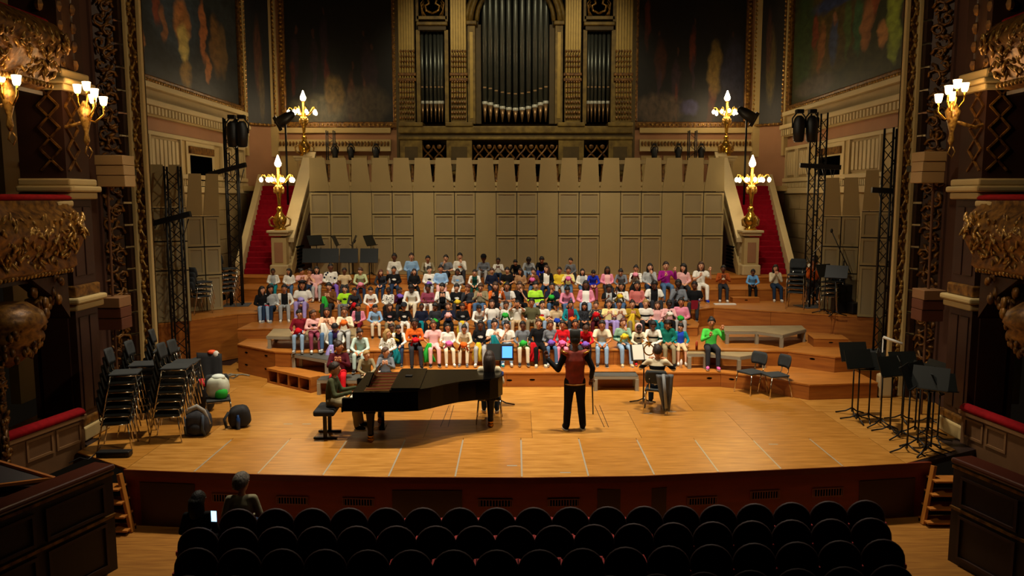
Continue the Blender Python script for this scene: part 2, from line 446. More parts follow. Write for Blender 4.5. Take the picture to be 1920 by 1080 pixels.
# open pigeonhole front of the low step at its receding end
a, b = Vector((*E1[0], 0)), Vector((*E1[1], 0)); d = (b - a)
ang = atan2(d.y, d.x); L = d.length
M = Matrix.Translation(a) @ Matrix.Rotation(ang, 4, 'Z')
cs = thing('step_cubby', 'low wooden step with four open square pigeonholes beside the drawers', 'step')
mb = MB(M); mb.box(0, L, -.26, -.02, .29, .34); mb.obj('tread', RISERT, cs)
mb = MB(M); mb.box(0, L, -.25, -.02, 0, .04); mb.obj('plinth', RISERF, cs)
for k in range(5):
    x = .03 + (L - .06) * k / 4
    mb = MB(M); mb.box(x - .03, x + .03, -.25, -.02, .04, .29); mb.obj('divider', RISERF, cs)
mb = MB(M); mb.box(.02, L - .02, -.035, -.022, .04, .29); mb.obj('back_board', BLACK, cs)

# ================================================================== stage decks (grey platforms on legs) and boxes
def deck(label, corners, z0, z1, top, legs, name='stage_deck', th=.075):
    t = thing(name, label, 'platform')
    c = [Vector((*p, 0)) for p in corners]
    mb = MB(); mb.prism([p[:2] for p in c], z1 - th, z1 - .012); mb.obj('frame', DECKG, t)
    cx = sum((p for p in c), Vector()) / len(c)
    mb = MB(); mb.prism([tuple((cx + (p - cx) * .985)[:2]) for p in c], z1 - .012, z1); mb.obj('top', top, t)
    for x, y in legs:
        q = Vector((x, y, 0)); q = cx + (q - cx) * .93
        mb = MB(); mb.bc((q.x, q.y, (z0 + z1 - th) / 2), (.075, .075, z1 - th - z0)); mb.obj('leg', DECKG, t)
    return t
def deckpx(label, pts, z0, z1, top):
    c = [tuple(at_z(x, y, z1)[:2]) for x, y in pts]
    return deck(label, c, z0, z1, top, c)
deckpx('grey framed stage deck with brown top under the boy in dark red', ((499, 630), (668, 634), (668, 615), (512, 616)), Z2, Z2 + .30, DECKT)
deckpx('grey stage deck with dark top angled off the drawer fronts', ((546, 663.5), (612, 675), (690, 673), (690, 660.5), (560, 662.5)), Z1, .64, DECKD)
deckpx('low grey stage deck on the floor behind the pianist', ((594, 712), (690, 713), (700, 701), (606, 702)), 0, .325, DECKD)
a, b = at_z(1114, 733, 0), at_z(1197, 733, 0)
deck('small grey stage deck between conductor and striped sweater player', [(a.x, a.y), (b.x, a.y), (b.x, a.y + .42), (a.x, a.y + .42)], 0, .33, DECKD, [(a.x, a.y), (b.x, a.y), (b.x, a.y + .4), (a.x, a.y + .4)])
deckpx('grey stage deck under the person in the bright green cardigan', ((1288, 663), (1320, 663), (1388, 669), (1438, 661.5), (1432, 660), (1288, 658.5)), Z1, Z2 - .005, DECKT)
deckpx('empty grey stage deck with a bent front edge on the second riser', ((1358, 621), (1418, 621), (1468, 628), (1512, 617), (1504, 610), (1353, 611)), Z2, .99, DECKT)
def woodbox(label, px0, px1, pyb, z0, h, dep, rz):
    a, b = at_z(px0, pyb, z0), at_z(px1, pyb, z0); w = b.x - a.x
    t = thing('wooden_box', label, 'box', ((a.x + b.x) / 2, a.y + dep / 2, z0), rz)
    bevel(MB().box(-w / 2, w / 2, -dep / 2, dep / 2, 0, h - .015).obj('body', RISERF, t), .006)
    MB().box(-w / 2 - .006, w / 2 + .006, -dep / 2 - .006, dep / 2 + .006, h - .015, h).obj('lid', RISERT, t)
    MB().ell((0, -dep / 2, h * .55), (.05, .006, .015)).obj('handle_slot', BLACK, t)
woodbox('flat wooden box alone on the second riser beside the lighting truss', 1530, 1592, 651, Z2, .2, .6, radians(-8))
woodbox('shallow wooden box on the riser behind the green cardigan', 1330, 1382, 605, Z2, .24, .3, 0)
woodbox('low wooden step under the feet of the boy in light blue', 1374, 1424, 568, Z3, .15, .28, 0)
# ================================================================== hall walls around the stage
YB, XW = 30.3, 10.0
def zpx(y, Y): return at_y(960, y, Y).z
def xpx(x, y, Y): return at_y(x, y, Y).x
ceiling = struct(MB().box(-14, 14, 4, 31.5, 15.5, 15.7).obj('ceiling', mat('ceiling_dark', '#3a2c18', .8)), 'dark ceiling high over the stage')
wb = struct(bpy.data.objects.new('wall_back', None), 'dim cream and pink wall behind the organ'); COL.objects.link(wb)
MB().box(-9.05, 9.05, YB, YB + .2, 1.2, 15.4).obj('plaster', PINK, wb)
def bandx(z0, z1, dep, m, name, x0=-9.0, x1=9.0):
    return MB().box(x0, x1, YB - dep, YB, z0, z1).obj(name, m, wb)
for sg in (-1, 1):
    xa, xb = sorted((sg * 9.0, sg * 4.72))
    zb = zpx(232, YB)
    bandx(zb - .35, zb - .12, .12, CREAM, 'moulding', xa, xb)
    bandx(zpx(277, YB), zpx(262, YB), .14, CREAM, 'frieze', xa, xb)
    d = MB()
    n = 34
    for k in range(n):
        x = lerp(xa + .1, xb - .1, k / (n - 1)); d.ell((x, YB - .16, zpx(270, YB)), (.05, .05, .1), 6, 4)
    d.obj('frieze_ornament', GOLDD, wb)
    bandx(zpx(284, YB), zpx(277, YB), .2, CREAML, 'ledge', xa, xb)
    for k in range(5):
        x = lerp(xa, xb, (k + .5) / 5); bandx(4.7, zpx(292, YB), .04, CREAM, 'wall_panel', x - .35, x + .35)

def painting_mat(name, bg, fg, figs, dist=.09, gain=1.0):
    m = bpy.data.materials.new(name); m.use_nodes = True; nt = m.node_tree; N = nt.nodes; Lk = nt.links
    b = N['Principled BSDF']; b.inputs['Roughness'].default_value = .55
    tc = N.new('ShaderNodeTexCoord'); nz = N.new('ShaderNodeTexNoise'); nz.inputs['Scale'].default_value = 9; nz.inputs['Detail'].default_value = 4
    Lk.new(tc.outputs['UV'], nz.inputs['Vector'])
    s1 = N.new('ShaderNodeVectorMath'); s1.operation = 'SUBTRACT'; s1.inputs[1].default_value = (.5, .5, .5); Lk.new(nz.outputs['Color'], s1.inputs[0])
    s2 = N.new('ShaderNodeVectorMath'); s2.operation = 'SCALE'; s2.inputs['Scale'].default_value = dist; Lk.new(s1.outputs[0], s2.inputs[0])
    s3 = N.new('ShaderNodeVectorMath'); s3.operation = 'ADD'; Lk.new(tc.outputs['UV'], s3.inputs[0]); Lk.new(s2.outputs[0], s3.inputs[1])
    r = N.new('ShaderNodeValToRGB'); r.color_ramp.elements[0].color = lin(bg); r.color_ramp.elements[1].color = lin(fg)
    r.color_ramp.elements[0].position = .35; r.color_ramp.elements[1].position = .7
    n2 = N.new('ShaderNodeTexNoise'); n2.inputs['Scale'].default_value = 2.5; Lk.new(s3.outputs[0], n2.inputs['Vector']); Lk.new(n2.outputs['Fac'], r.inputs[0])
    cur = r.outputs[0]
    for (u, v, ru, rv, c) in figs:
        q = N.new('ShaderNodeVectorMath'); q.operation = 'SUBTRACT'; q.inputs[1].default_value = (u, v, 0); Lk.new(s3.outputs[0], q.inputs[0])
        q2 = N.new('ShaderNodeVectorMath'); q2.operation = 'MULTIPLY'; q2.inputs[1].default_value = (1 / ru, 1 / rv, 0); Lk.new(q.outputs[0], q2.inputs[0])
        q3 = N.new('ShaderNodeVectorMath'); q3.operation = 'LENGTH'; Lk.new(q2.outputs[0], q3.inputs[0])
        mr = N.new('ShaderNodeMapRange'); mr.inputs[1].default_value = .7; mr.inputs[2].default_value = 1.08; mr.inputs[3].default_value = .85; mr.inputs[4].default_value = 0; Lk.new(q3.outputs['Value'], mr.inputs[0])
        mx = N.new('ShaderNodeMix'); mx.data_type = 'RGBA'; Lk.new(mr.outputs[0], mx.inputs['Factor']); Lk.new(cur, mx.inputs['A']); mx.inputs['B'].default_value = tuple(min(1, q_ * gain) for q_ in lin(c)[:3]) + (1,)
        cur = mx.outputs['Result']
    n3 = N.new('ShaderNodeTexNoise'); n3.inputs['Scale'].default_value = 26; n3.inputs['Detail'].default_value = 6; Lk.new(s3.outputs[0], n3.inputs['Vector'])
    m3 = N.new('ShaderNodeMapRange'); m3.inputs[1].default_value = .3; m3.inputs[2].default_value = .7; m3.inputs[3].default_value = .45; m3.inputs[4].default_value = 1.15; Lk.new(n3.outputs['Fac'], m3.inputs[0])
    ml = N.new('ShaderNodeVectorMath'); ml.operation = 'SCALE'; Lk.new(cur, ml.inputs[0]); Lk.new(m3.outputs[0], ml.inputs['Scale'])
    Lk.new(ml.outputs[0], b.inputs['Base Color'])
    return m
def painting(label, M, w, h, m, fw=.22, frame_mat=None):
    """M: local x = width, local z = up, local -y = towards the viewer"""
    t = thing('mural_painting', label, 'painting')
    me = MB(M).add([(0, 0, 0), (w, 0, 0), (w, 0, h), (0, 0, h)], [(0, 1, 2, 3)]).mesh('canvas')
    me.materials.append(m)
    uv = me.uv_layers.new(name='UVMap')
    for i, c in enumerate(((0, 0), (1, 0), (1, 1), (0, 1))): uv.data[i].uv = c
    link('canvas', me, t)
    fm = frame_mat or GOLDD
    for nm, a in (('frame_rail', (-fw, w + fw, -.12, .02, -fw, 0)), ('frame_rail', (-fw, w + fw, -.12, .02, h, h + fw)), ('frame_stile', (-fw, 0, -.12, .02, 0, h)), ('frame_stile', (w, w + fw, -.12, .02, 0, h))):
        bevel(MB(M).box(*a).obj(nm, fm, t), .04)
    bd = MB(M)
    n = int(w / .16)
    for k in range(n): bd.ell((w * (k + .5) / n, -.13, -fw / 2), (.05, .04, .05), 6, 4)
    n = int(h / .16)
    for k in range(n):
        for x in (-fw / 2, w + fw / 2): bd.ell((x, -.13, h * (k + .5) / n), (.05, .04, .05), 6, 4)
    bd.obj('frame_beading', GOLD, t)
    return t
def figs(seed, n, cols, v0=.1, v1=.6):
    R = random.Random(seed); out = []
    for i in range(n):
        u = .06 + .88 * (i + R.random() * .8) / n; v = R.uniform(v0, v1); h = R.uniform(.10, .2); c = R.choice(cols)
        out += [(u, v, .028 + R.random() * .025, h, c), (u + R.uniform(-.03, .03), v - h * .9, .02, h * .8, R.choice(cols)), (u + R.uniform(-.02, .02), v + h * 1.12, .014, .022, '#4a2a1a')]
    return out
def P4(x, y, z, rz): return Matrix.Translation((x, y, z)) @ Matrix.Rotation(rz, 4, 'Z')
H0 = zpx(229, YB)
pl = painting_mat('mural_night', '#07080a', '#14140f', figs(3, 6, ['#4a1c10', '#3a150e', '#57321c', '#2a1a22']) + [(.3, .06, .3, .1, '#55503a'), (.75, .1, .25, .12, '#4a4030'), (.45, .16, .1, .12, '#6b5526')])
x0, x1 = xpx(536, 120, YB), xpx(736, 120, YB)
painting('very dark night mural with crouching red figures beside the organ', P4(x0, YB - .03, H0, 0), x1 - x0, 6.5, pl)
pr = painting_mat('mural_dance', '#08080a', '#17130f', figs(8, 6, ['#5a2412', '#45200f', '#6a5326', '#33202a']) + [(.2, .07, .25, .1, '#5a4a3a'), (.72, .3, .07, .16, '#77602c'), (.9, .2, .14, .3, '#2c2c3c'), (.5, .08, .1, .05, '#3a3560')])
x0, x1 = xpx(1196, 120, YB), xpx(1396, 120, YB)
painting('dark mural with a yellow-robed figure on the other side of the organ', P4(x0, YB - .03, H0, 0), x1 - x0, 6.5, pr)
walls = {}
for sg, nm in ((-1, 'left'), (1, 'right')):
    w = struct(bpy.data.objects.new('wall_' + nm, None), 'cream panelled side wall with dentil cornice, ' + ('beside the stacked chairs' if sg < 0 else 'beside the music stands')); COL.objects.link(w)
    walls[sg] = w
    S = Matrix.Scale(-sg, 4, (1, 0, 0)) if sg > 0 else Matrix.Identity(4)   # built for the -X side, mirrored for +X
    def sbox(y0, y1, z0, z1, d0, d1, m, name, bv=0):
        o = MB(S).box(-XW + d0, -XW + d1, y0, y1, z0, z1).obj(name, m, w)
        if sg > 0: o.data.flip_normals()
        if bv: bevel(o, bv)
        return o
    sbox(15.5, 29.4, 0, 15.4, -.2, 0, CREAM, 'plaster')
    # splayed corner bay
    a, b = (-XW, 29.3), (-9.0, YB)
    o = MB(S).add([(a[0], a[1], 1), (b[0], b[1], 1), (b[0], b[1], 15.4), (a[0], a[1], 15.4)], [(0, 1, 2, 3)]).obj('corner_bay', PINK, w)
    # cornices
    sbox(16, 29.3, 6.35, 6.62, 0, .16, CREAM, 'frieze'); sbox(16, 29.3, 6.62, 6.78, 0, .3, CREAML, 'cornice', .03)
    sbox(16, 29.3, 6.78, 7.1, 0, .08, STONE, 'ashlar_band'); sbox(16, 29.3, 7.1, 7.26, 0, .22, CREAML, 'sill_moulding', .03)
    dn = MB(S)
    k = 16.1
    while k < 29.2:
        dn.box(-XW + .14, -XW + .26, k, k + .11, 6.4, 6.6); k += .22
    dn.obj('dentils', CREAML, w)
    sbox(16, 29.3, 5.86, 5.98, 0, .1, CREAML, 'panel_moulding', .02); sbox(16, 29.3, 4.72, 4.86, 0, .12, CREAML, 'dado_moulding', .02)
    sbox(16, 29.3, 4.3, 4.5, 0, .16, CREAML, 'gallery_ledge', .03); sbox(16, 29.3, 5.98, 6.35, 0, .03, PINK, 'pink_band')
    dk = MB(S)
    k = 16.1
    while k < 29.2:
        dk.box(-XW + .06, -XW + .13, k, k + .06, 4.52, 4.68); k += .12
    dk.obj('dado_ornament', CREAML, w)
    # slatted panels (pieces)
    for (ya, yb_, n) in ((18.4, 20.8, 7), (21.6, 23.6, 7), (26.9, 27.9, 4), (28.1, 29.1, 4)):
        sbox(ya, yb_, 4.9, 5.84, 0, .02, STONE, 'panel_recess')
        for q in range(n):
            y = lerp(ya + .1, yb_ - .1, (q + .5) / n); ww = (yb_ - ya - .2) / n * .72
            sbox(y - ww / 2, y + ww / 2, 4.96, 5.78, .02, .07, CREAML, 'slat', .015)
        for q in (ya, yb_): sbox(q - .05, q + .05, 4.86, 5.88, 0, .1, CREAML, 'panel_stile', .015)
    # doorway
    sbox(24.05, 26.25, 4.5, 5.86, 0, .05, CREAML, 'door_surround')
    sbox(24.3, 26.0, 4.4, 5.45, .04, .07, BLACK, 'door_opening')
    sbox(24.2, 26.1, 5.5, 5.72, .05, .12, GOLDD, 'door_frieze')
    # ashlar blocks
    for r in range(6):
        z = 1.25 + r * .5; off = .5 * (r % 2); y = 22.6 - off
        while y < 29.2:
            y1 = min(y + 1.1, 29.3)
            sbox(max(y, 22.2) + .012, y1 - .012, z + .012, z + .488, 0, .035, STONE, 'ashlar_block'); y = y1
    # pilaster at the bay
    for (xx, yy) in ((-9.95, 29.25), (-9.1, 30.2)):
        o = MB(S).bc((xx, yy, 10.2), (.25, .25, 9.0)).obj('bay_pilaster', CREAM, w)
    # narrow mural in the bay
    d = Vector((1, 1, 0)).normalized()
    if sg < 0:
        M = Matrix.Translation((-9.88, 29.38, H0 - .1)) @ Matrix.Rotation(pi / 4, 4, 'Z')
        painting('narrow dark mural in the splayed corner above the stacked chairs', M, 1.05, 6, painting_mat('mural_narrow', '#0c0f14', '#1a1d22', [(.5, .4, .16, .25, '#54301c'), (.6, .2, .12, .2, '#4a3a1c')]), .09)
        MS = Matrix.Translation((-XW + .05, 18.6, 7.45)) @ Matrix.Rotation(pi / 2, 4, 'Z')
        fl = [(.12, .38, .035, .16, '#8a4a28'), (.14, .2, .02, .12, '#8a5430'), (.25, .36, .03, .2, '#9a6a3a'), (.27, .14, .025, .12, '#94602f'), (.38, .42, .03, .15, '#7a3a20'), (.42, .3, .02, .1, '#8a5a34'),
              (.54, .36, .06, .14, '#a06a34'), (.55, .24, .045, .12, '#b0a058'), (.54, .44, .025, .04, '#9a6238'), (.56, .08, .05, .09, '#8a6a2c'), (.7, .38, .03, .2, '#9a5c30'), (.73, .17, .025, .1, '#a06430'), (.8, .34, .05, .2, '#6a4a24'), (.86, .32, .05, .18, '#5a4426'), (.5, .45, .2, .3, '#34404a')]
        painting('large blue mural of tall standing figures on the panelled wall', MS, 10.2, 5.2, painting_mat('mural_blue', '#1c2226', '#343a3c', fl[-1:] + fl[:-1], .09, 1.5), .3, GOLDD)
    else:
        M = Matrix.Translation((9.1, 30.16, H0 - .1)) @ Matrix.Rotation(-pi / 4, 4, 'Z')
        painting('narrow dark mural in the splayed corner above the lighting truss', M, 1.05, 6, painting_mat('mural_narrow_b', '#12100c', '#221c14', [(.5, .35, .2, .25, '#5a4a1c'), (.4, .5, .12, .2, '#4a2a1c')]), .09)
        MS = Matrix.Translation((XW - .05, 28.8, 7.45)) @ Matrix.Rotation(-pi / 2, 4, 'Z')
        fr = [(.3, .4, .3, .3, '#4a3c18'), (.1, .4, .1, .35, '#24381c'), (.85, .45, .06, .4, '#6a2a14'), (.25, .3, .03, .18, '#7a4a24'), (.2, .42, .025, .12, '#6a2c16'), (.35, .3, .04, .16, '#34405a'), (.36, .43, .025, .05, '#7a5030'), (.45, .34, .025, .2, '#3c5024'),
              (.52, .33, .035, .18, '#2c5030'), (.58, .3, .04, .15, '#8a5a34'), (.62, .42, .03, .1, '#7a3c1c'), (.68, .22, .03, .08, '#9a6a3a'), (.74, .34, .045, .26, '#7c8a2c'), (.75, .12, .03, .1, '#6c7a28'), (.2, .08, .18, .06, '#4a4038'), (.4, .55, .25, .06, '#24345a')]
        painting('large green and ochre mural of robed figures on the panelled wall', MS, 10.2, 5.2, painting_mat('mural_green', '#2a3018', '#3c3a1c', fr, .09, 1.4), .3, GOLDD)

# ================================================================== gallery behind the shell, stairs
gal = struct(MB().box(-9.9, 9.9, 28.6, 30.28, 4.4, 4.58).obj('floor_gallery', CREAM), 'gallery walkway behind the acoustic shell')
bal = thing('gallery_balustrade', 'cream balustrade behind the acoustic shell with gilded balusters', 'balustrade')
bx0 = 7.2
MB().box(-bx0, bx0, 28.52, 28.78, 5.36, 5.5).obj('handrail', STONE, bal); MB().box(-bx0, bx0, 28.54, 28.76, 4.58, 4.72).obj('plinth', CREAM, bal)
bme = MB().lathe([(.07, 0), (.07, .06), (.04, .1), (.075, .26), (.05, .42), (.035, .52), (.06, .58), (.06, .64)], 8).mesh('baluster', True); bme.materials.append(GOLDD)
for k in range(52): link('baluster', bme, bal, (-bx0 + .2 + (2 * bx0 - .4) * k / 51, 28.65, 4.72))
MB().box(-7.2, 7.2, 28.9, 29.0, 1.72, 4.4).obj('under_wall', DKWOOD2, bal)
NST = 17
for sg, lab in ((-1, 'beside the stacked chairs'), (1, 'beside the girl with the hand at her mouth')):
    S = Matrix.Scale(-1, 4, (1, 0, 0)) if sg > 0 else Matrix.Identity(4)
    st = thing('carpeted_staircase', 'red carpeted stone staircase ' + lab, 'staircase')
    def add(mb, name, m, bv=0):
        o = mb.obj(name, m, st)
        if sg > 0: o.data.flip_normals()
        if bv: bevel(o, bv)
        return o
    for i in range(NST):
        y, z = 25.0 + .212 * i, Z5 + .1682 * (i + 1); t = i / NST
        xa, xb = lerp(-8.68, -9.12, t), lerp(-7.3, -7.5, t)
        add(MB(S).box(xa, xb, y, y + .24, max(Z5, z - .6), z), 'step', REDC, .018)
    # outer string (sloping kerb), inner balustrade
    y0, y1, z0, z1 = 24.8, 28.7, Z5, 4.62
    def slab(xa0, xb0, xa1, xb1, zo0, zo1, name, m):
        return add(MB(S).add([(xa0, y0, z0 + zo0), (xb0, y0, z0 + zo0), (xb0, y0, z0 + zo1), (xa0, y0, z0 + zo1), (xa1, y1, z1 + zo0), (xb1, y1, z1 + zo0), (xb1, y1, z1 + zo1), (xa1, y1, z1 + zo1)],
                             [(0, 1, 2, 3), (5, 4, 7, 6), (3, 2, 6, 7), (0, 3, 7, 4), (1, 5, 6, 2), (4, 5, 1, 0)]), name, m)
    slab(-8.88, -8.68, -9.32, -9.12, -.3, .38, 'outer_string', CREAML)
    slab(-7.42, -7.0, -7.62, -7.2, 1.04, 1.18, 'handrail', CREAML)
    slab(-7.3, -7.08, -7.5, -7.28, -.2, .3, 'inner_string', CREAM)
    for k in range(15):
        t = (k + .6) / 15.4
        y, zb = lerp(y0, y1, t), lerp(z0, z1, t) + .28
        add(MB(S).lathe([(.075, 0), (.05, .1), (.085, .3), (.045, .55), (.075, .7), (.08, .8)], 8, (lerp(-7.2, -7.4, t), y, zb)), 'baluster', STONE)
    add(MB(S).extr([(24.9, Z5), (28.7, Z5), (28.7, 4.4), (24.9, Z5 + .05)], Matrix(((0, 1, 0, -7.28), (1, 0, 0, 0), (0, 0, 1, 0), (0, 0, 0, 1))), .15), 'flank_wall', DKWOOD2)
    for k in range(7):
        add(MB(S).box(-7.14, -7.08, 25.5, 26.3, Z5 + .15 + k * .11, Z5 + .2 + k * .11), 'grille_slat', BLACK)
    # newel posts
    for (nx, ny, zb, zt) in ((-7.42, 24.8, Z5, 3.12), (-7.62, 28.75, 4.58, 5.62)):
        hh = zt - zb
        add(MB(S).bc((nx, ny, zb + hh * .12), (.58, .58, hh * .24)), 'newel_base', CREAML, .04)
        add(MB(S).bc((nx, ny, zb + hh * .5), (.46, .46, hh * .7)), 'newel_shaft', CREAM, .01)
        add(MB(S).bc((nx, ny - .235, zb + hh * .52), (.26, .02, hh * .45)), 'newel_panel', PINK)
        add(MB(S).bc((nx, ny, zt - .1), (.58, .58, .12)), 'newel_neck', CREAML, .03)
        add(MB(S).bc((nx, ny, zt - .02), (.68, .68, .08)), 'newel_cap', CREAML, .02)

# ---- candelabra
def candelabra(label, loc, h=2.25):
    t = thing('candelabra', label, 'lamp', loc, 0, 'gilded stair candelabras')
    k = h / 2.25
    MB().lathe([(.17, 0), (.2, .04), (.12, .1), (.2, .22), (.22, .36), (.12, .5), (.07, .6), (.1, .66), (.06, .74)], 14).obj('base', GOLDB, t, True)
    for a in range(4):
        M = Matrix.Rotation(a * pi / 2 + .4, 4, 'Z')
        MB(M).tube([(.14, 0, .1), (.3, 0, .16), (.33, 0, .32), (.22, 0, .42), (.16, 0, .36)], [.03, .035, .03, .028, .02], 7).obj('base_scroll', GOLD, t, True)
    MB().lathe([(.06, .7), (.05, .85), (.07, 1.05), (.12, 1.25), (.14, 1.36), (.08, 1.44), (.06, 1.6), (.05, 1.9), (.09, 1.93), (.06, 1.97)], 12).obj('stem', GOLDB, t, True)
    for a in range(4):
        M = Matrix.Rotation(a * pi / 2, 4, 'Z')
        MB(M).ell((.12, 0, 1.25), (.06, .05, .12), 8, 5).obj('stem_leaf', GOLD, t, True)
    n = 10
    for a in range(n):
        M = Matrix.Rotation(a * 2 * pi / n + .2, 4, 'Z'); R = .5 if a % 2 else .36
        arm = MB(M).tube([(.05, 0, 1.42), (R * .5, 0, 1.5), (R * .85, 0, 1.72), (R, 0, 1.74), (R + .02, 0, 1.66)], .018, 6).obj('arm', GOLDB, t, True)
        MB(M).ell((R + .02, 0, 1.57), (.056, .056, .075), 9, 6).obj('bulb', BULB, arm, True)
    MB().lathe([(.01, 1.95), (.09, 2.01), (.11, 2.08), (.065, 2.2), (.012, 2.34)], 12).obj('flame_bulb', BULB, t, True)
    L = bpy.data.lights.new('candelabra_light', 'POINT'); L.energy = 34; L.color = (1, .76, .46); L.shadow_soft_size = .45
    lo = bpy.data.objects.new('candelabra_light', L); COL.objects.link(lo); lo.location = (loc[0], loc[1] - .1, loc[2] + 1.75)
    return t
for sg, w in ((-1, 'on the stacked-chairs side'), (1, 'on the music-stands side')):
    candelabra('gilded candelabra with lit bulbs on the lower newel post ' + w, (sg * 7.42, 24.8, 3.14))
    candelabra('gilded candelabra with lit bulbs on the upper landing post ' + w, (sg * 7.62, 28.75, 5.64), 2.1)

# ================================================================== organ
YO = 29.5
org = thing('pipe_organ', 'tall gilded pipe organ with tin pipes above the acoustic shell', 'organ')
def ob(px0, px1, py0, py1, y0, y1, m, name, parent=org, bv=0):
    Yp = y0
    x0, x1 = xpx(px0, 150, Yp), xpx(px1, 150, Yp); z0, z1 = zpx(py1, Yp), zpx(py0, Yp)
    o = MB().box(x0, x1, y0, y1, z0, z1).obj(name, m, parent)
    if bv: bevel(o, bv)
    return o
ob(742, 1192, -190, 300, 30.0, 30.25, ORGAND, 'case_back')
ob(745, 1189, 236, 250, 29.2, 30.0, ORGAN, 'impost', bv=.04); ob(749, 1185, 250, 256, 29.3, 30.0, ORGAND, 'impost_neck'); ob(745, 1189, 256, 262, 29.25, 30.0, ORGAN, 'impost_lower', bv=.03)
for a, b in ((748, 790), (836, 884), (1048, 1096), (1143, 1187)):
    ob(a, b, 262, 330, 29.3, 30.0, ORGAN, 'pedestal'); ob(a + 9, b - 9, 275, 320, 29.27, 29.3, ORGAND, 'pedestal_panel'); ob(a - 2, b + 2, 229, 237, 29.15, 30.0, ORGAN, 'pedestal_cap', bv=.03)
# tracery grilles
for a, b in ((792, 834), (888, 1045), (1098, 1140)):
    ob(a, b, 272, 330, 29.6, 29.7, BLACK, 'grille_backing')
    g = MB(); n = max(2, round((b - a) / 19)); w = (b - a) / n
    for k in range(n):
        for s_ in (1, -1):
            pts = []
            for q in range(9):
                u = q / 8; px = a + w * (k + .5) + s_ * w * .5 * cos(u * pi); py = 272 + 32 * u
                pts.append(at_y(px, py, 29.5))
            g.tube(pts, .035, 5)
        g.ell(at_y(a + w * (k + .5), 275, 29.5), (.09, .03, .09), 8, 5)
    g.obj('tracery', GOLDD, org)
# pilasters
for a, b in ((748, 778), (845, 875), (1059, 1089), (1153, 1185)):
    p = ob(a, b, -190, 230, 29.4, 30.0, ORGAN, 'pilaster')
    fl = MB()
    for k in range(6):
        px = lerp(a + 3, b - 3, k / 5); x = xpx(px, 150, 29.4)
        fl.box(x - .04, x + .04, 29.34, 29.41, zpx(100, 29.4), zpx(-190, 29.4)); fl.tube([(x, 29.36, zpx(185, 29.4)), (x, 29.36, zpx(100, 29.4))], .035, 6)
    fl.obj('fluting', mat('organ_flute', '#a88c42', .45, .3, var=.2), p)
    orn = MB()
    for r in range(14):
        py = 96 + r * 9.6
        if 134 < py < 150: continue
        for k in range(6): orn.ell(at_y(lerp(a + 3, b - 3, k / 5), py, 29.34), (.045, .04, .06), 6, 4)
    orn.obj('carving', GOLDD, p)
    for py in (136, 146): ob(a - 2, b + 2, py, py + 6, 29.3, 29.5, GOLDD, 'band', p, .02)
# side bays
for a, b, xsn in ((785, 837, (792, 800.5, 808, 816, 823, 829)), (1097, 1149, (1103, 1109.5, 1116.5, 1124, 1131.5, 1140))):
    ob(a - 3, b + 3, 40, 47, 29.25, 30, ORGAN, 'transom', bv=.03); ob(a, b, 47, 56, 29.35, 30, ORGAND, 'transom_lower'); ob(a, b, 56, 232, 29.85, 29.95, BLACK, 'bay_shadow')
    ob(a - 4, a + 3, 56, 232, 29.4, 30, ORGAN, 'bay_jamb'); ob(b - 3, b + 4, 56, 232, 29.4, 30, ORGAN, 'bay_jamb')
    ob(a - 1, b + 1, -4, 30, 29.55, 29.6, BLACK, 'lyre_backing')
    c = at_y((a + b) / 2, 14, 29.5); ly = MB()
    for s_ in (1, -1):
        ly.tube([(c.x, 29.45, c.z - .22), (c.x + s_ * .22, 29.45, c.z - .12), (c.x + s_ * .26, 29.45, c.z + .05), (c.x + s_ * .12, 29.45, c.z + .12), (c.x + s_ * .17, 29.45, c.z + .32)], .045, 6)
        for q in range(3): ly.tube([(c.x + s_ * (.25 + .06 * q), 29.48, c.z - .3), (c.x + s_ * (.38 + .02 * q), 29.48, c.z - .1 + .12 * q), (c.x + s_ * .3, 29.48, c.z + .1 + .1 * q)], .025, 5)
    ly.box(c.x - .2, c.x + .2, 29.42, 29.48, c.z + .28, c.z + .33)
    ly.obj('lyre_emblem', GOLD, org, True)
    ob(a - 2, b + 2, 30, 36, 29.4, 29.7, ORGAN, 'emblem_sill'); ob(a - 4, a + 1, -60, 40, 29.4, 30, ORGAN, 'emblem_stile'); ob(b - 1, b + 4, -60, 40, 29.4, 30, ORGAN, 'emblem_stile')
def pipe(px, pym, pyf, pyt, r):
    x = xpx(px, 150, 29.7); zm, zf, zt = zpx(pym, 29.7), zpx(pyf, 29.7), zpx(pyt, 29.7)
    o = MB().lathe([(r, zm), (r, zt)], 14, (x, 29.7, 0)).obj('organ_pipe', PIPE, org, True)
    MB().lathe([(r * .2, zf), (r * .96, zm - .03)], 12, (x, 29.7, 0)).obj('pipe_foot', PIPEF, o, True)
    MB().lathe([(r * 1.0, zm - .06), (r * 1.03, zm - .02), (r * 1.03, zm + .03), (r, zm + .05)], 14, (x, 29.7, 0)).obj('pipe_mouth', PIPEM, o, True)
    MB().bc((x, 29.7 - r, zm + .55), (r * 1.1, .012, .05)).obj('pipe_lip', PIPEF, o)
for xsn in ((792, 800.5, 808, 816, 823, 829), (1103, 1109.5, 1116.5, 1124, 1131.5, 1140)):
    for px in xsn: pipe(px, 192, 229, 57, .066)
for px, py in zip((909, 919.5, 930.5, 942, 954, 966.5, 979, 991, 1003, 1013.5, 1023.5), (193, 195, 199, 202, 204, 205, 204, 202, 199, 195, 192)):
    pipe(px, py, 229, -190, .105)
ob(900, 1032, -190, 232, 29.9, 29.98, BLACK, 'centre_shadow')
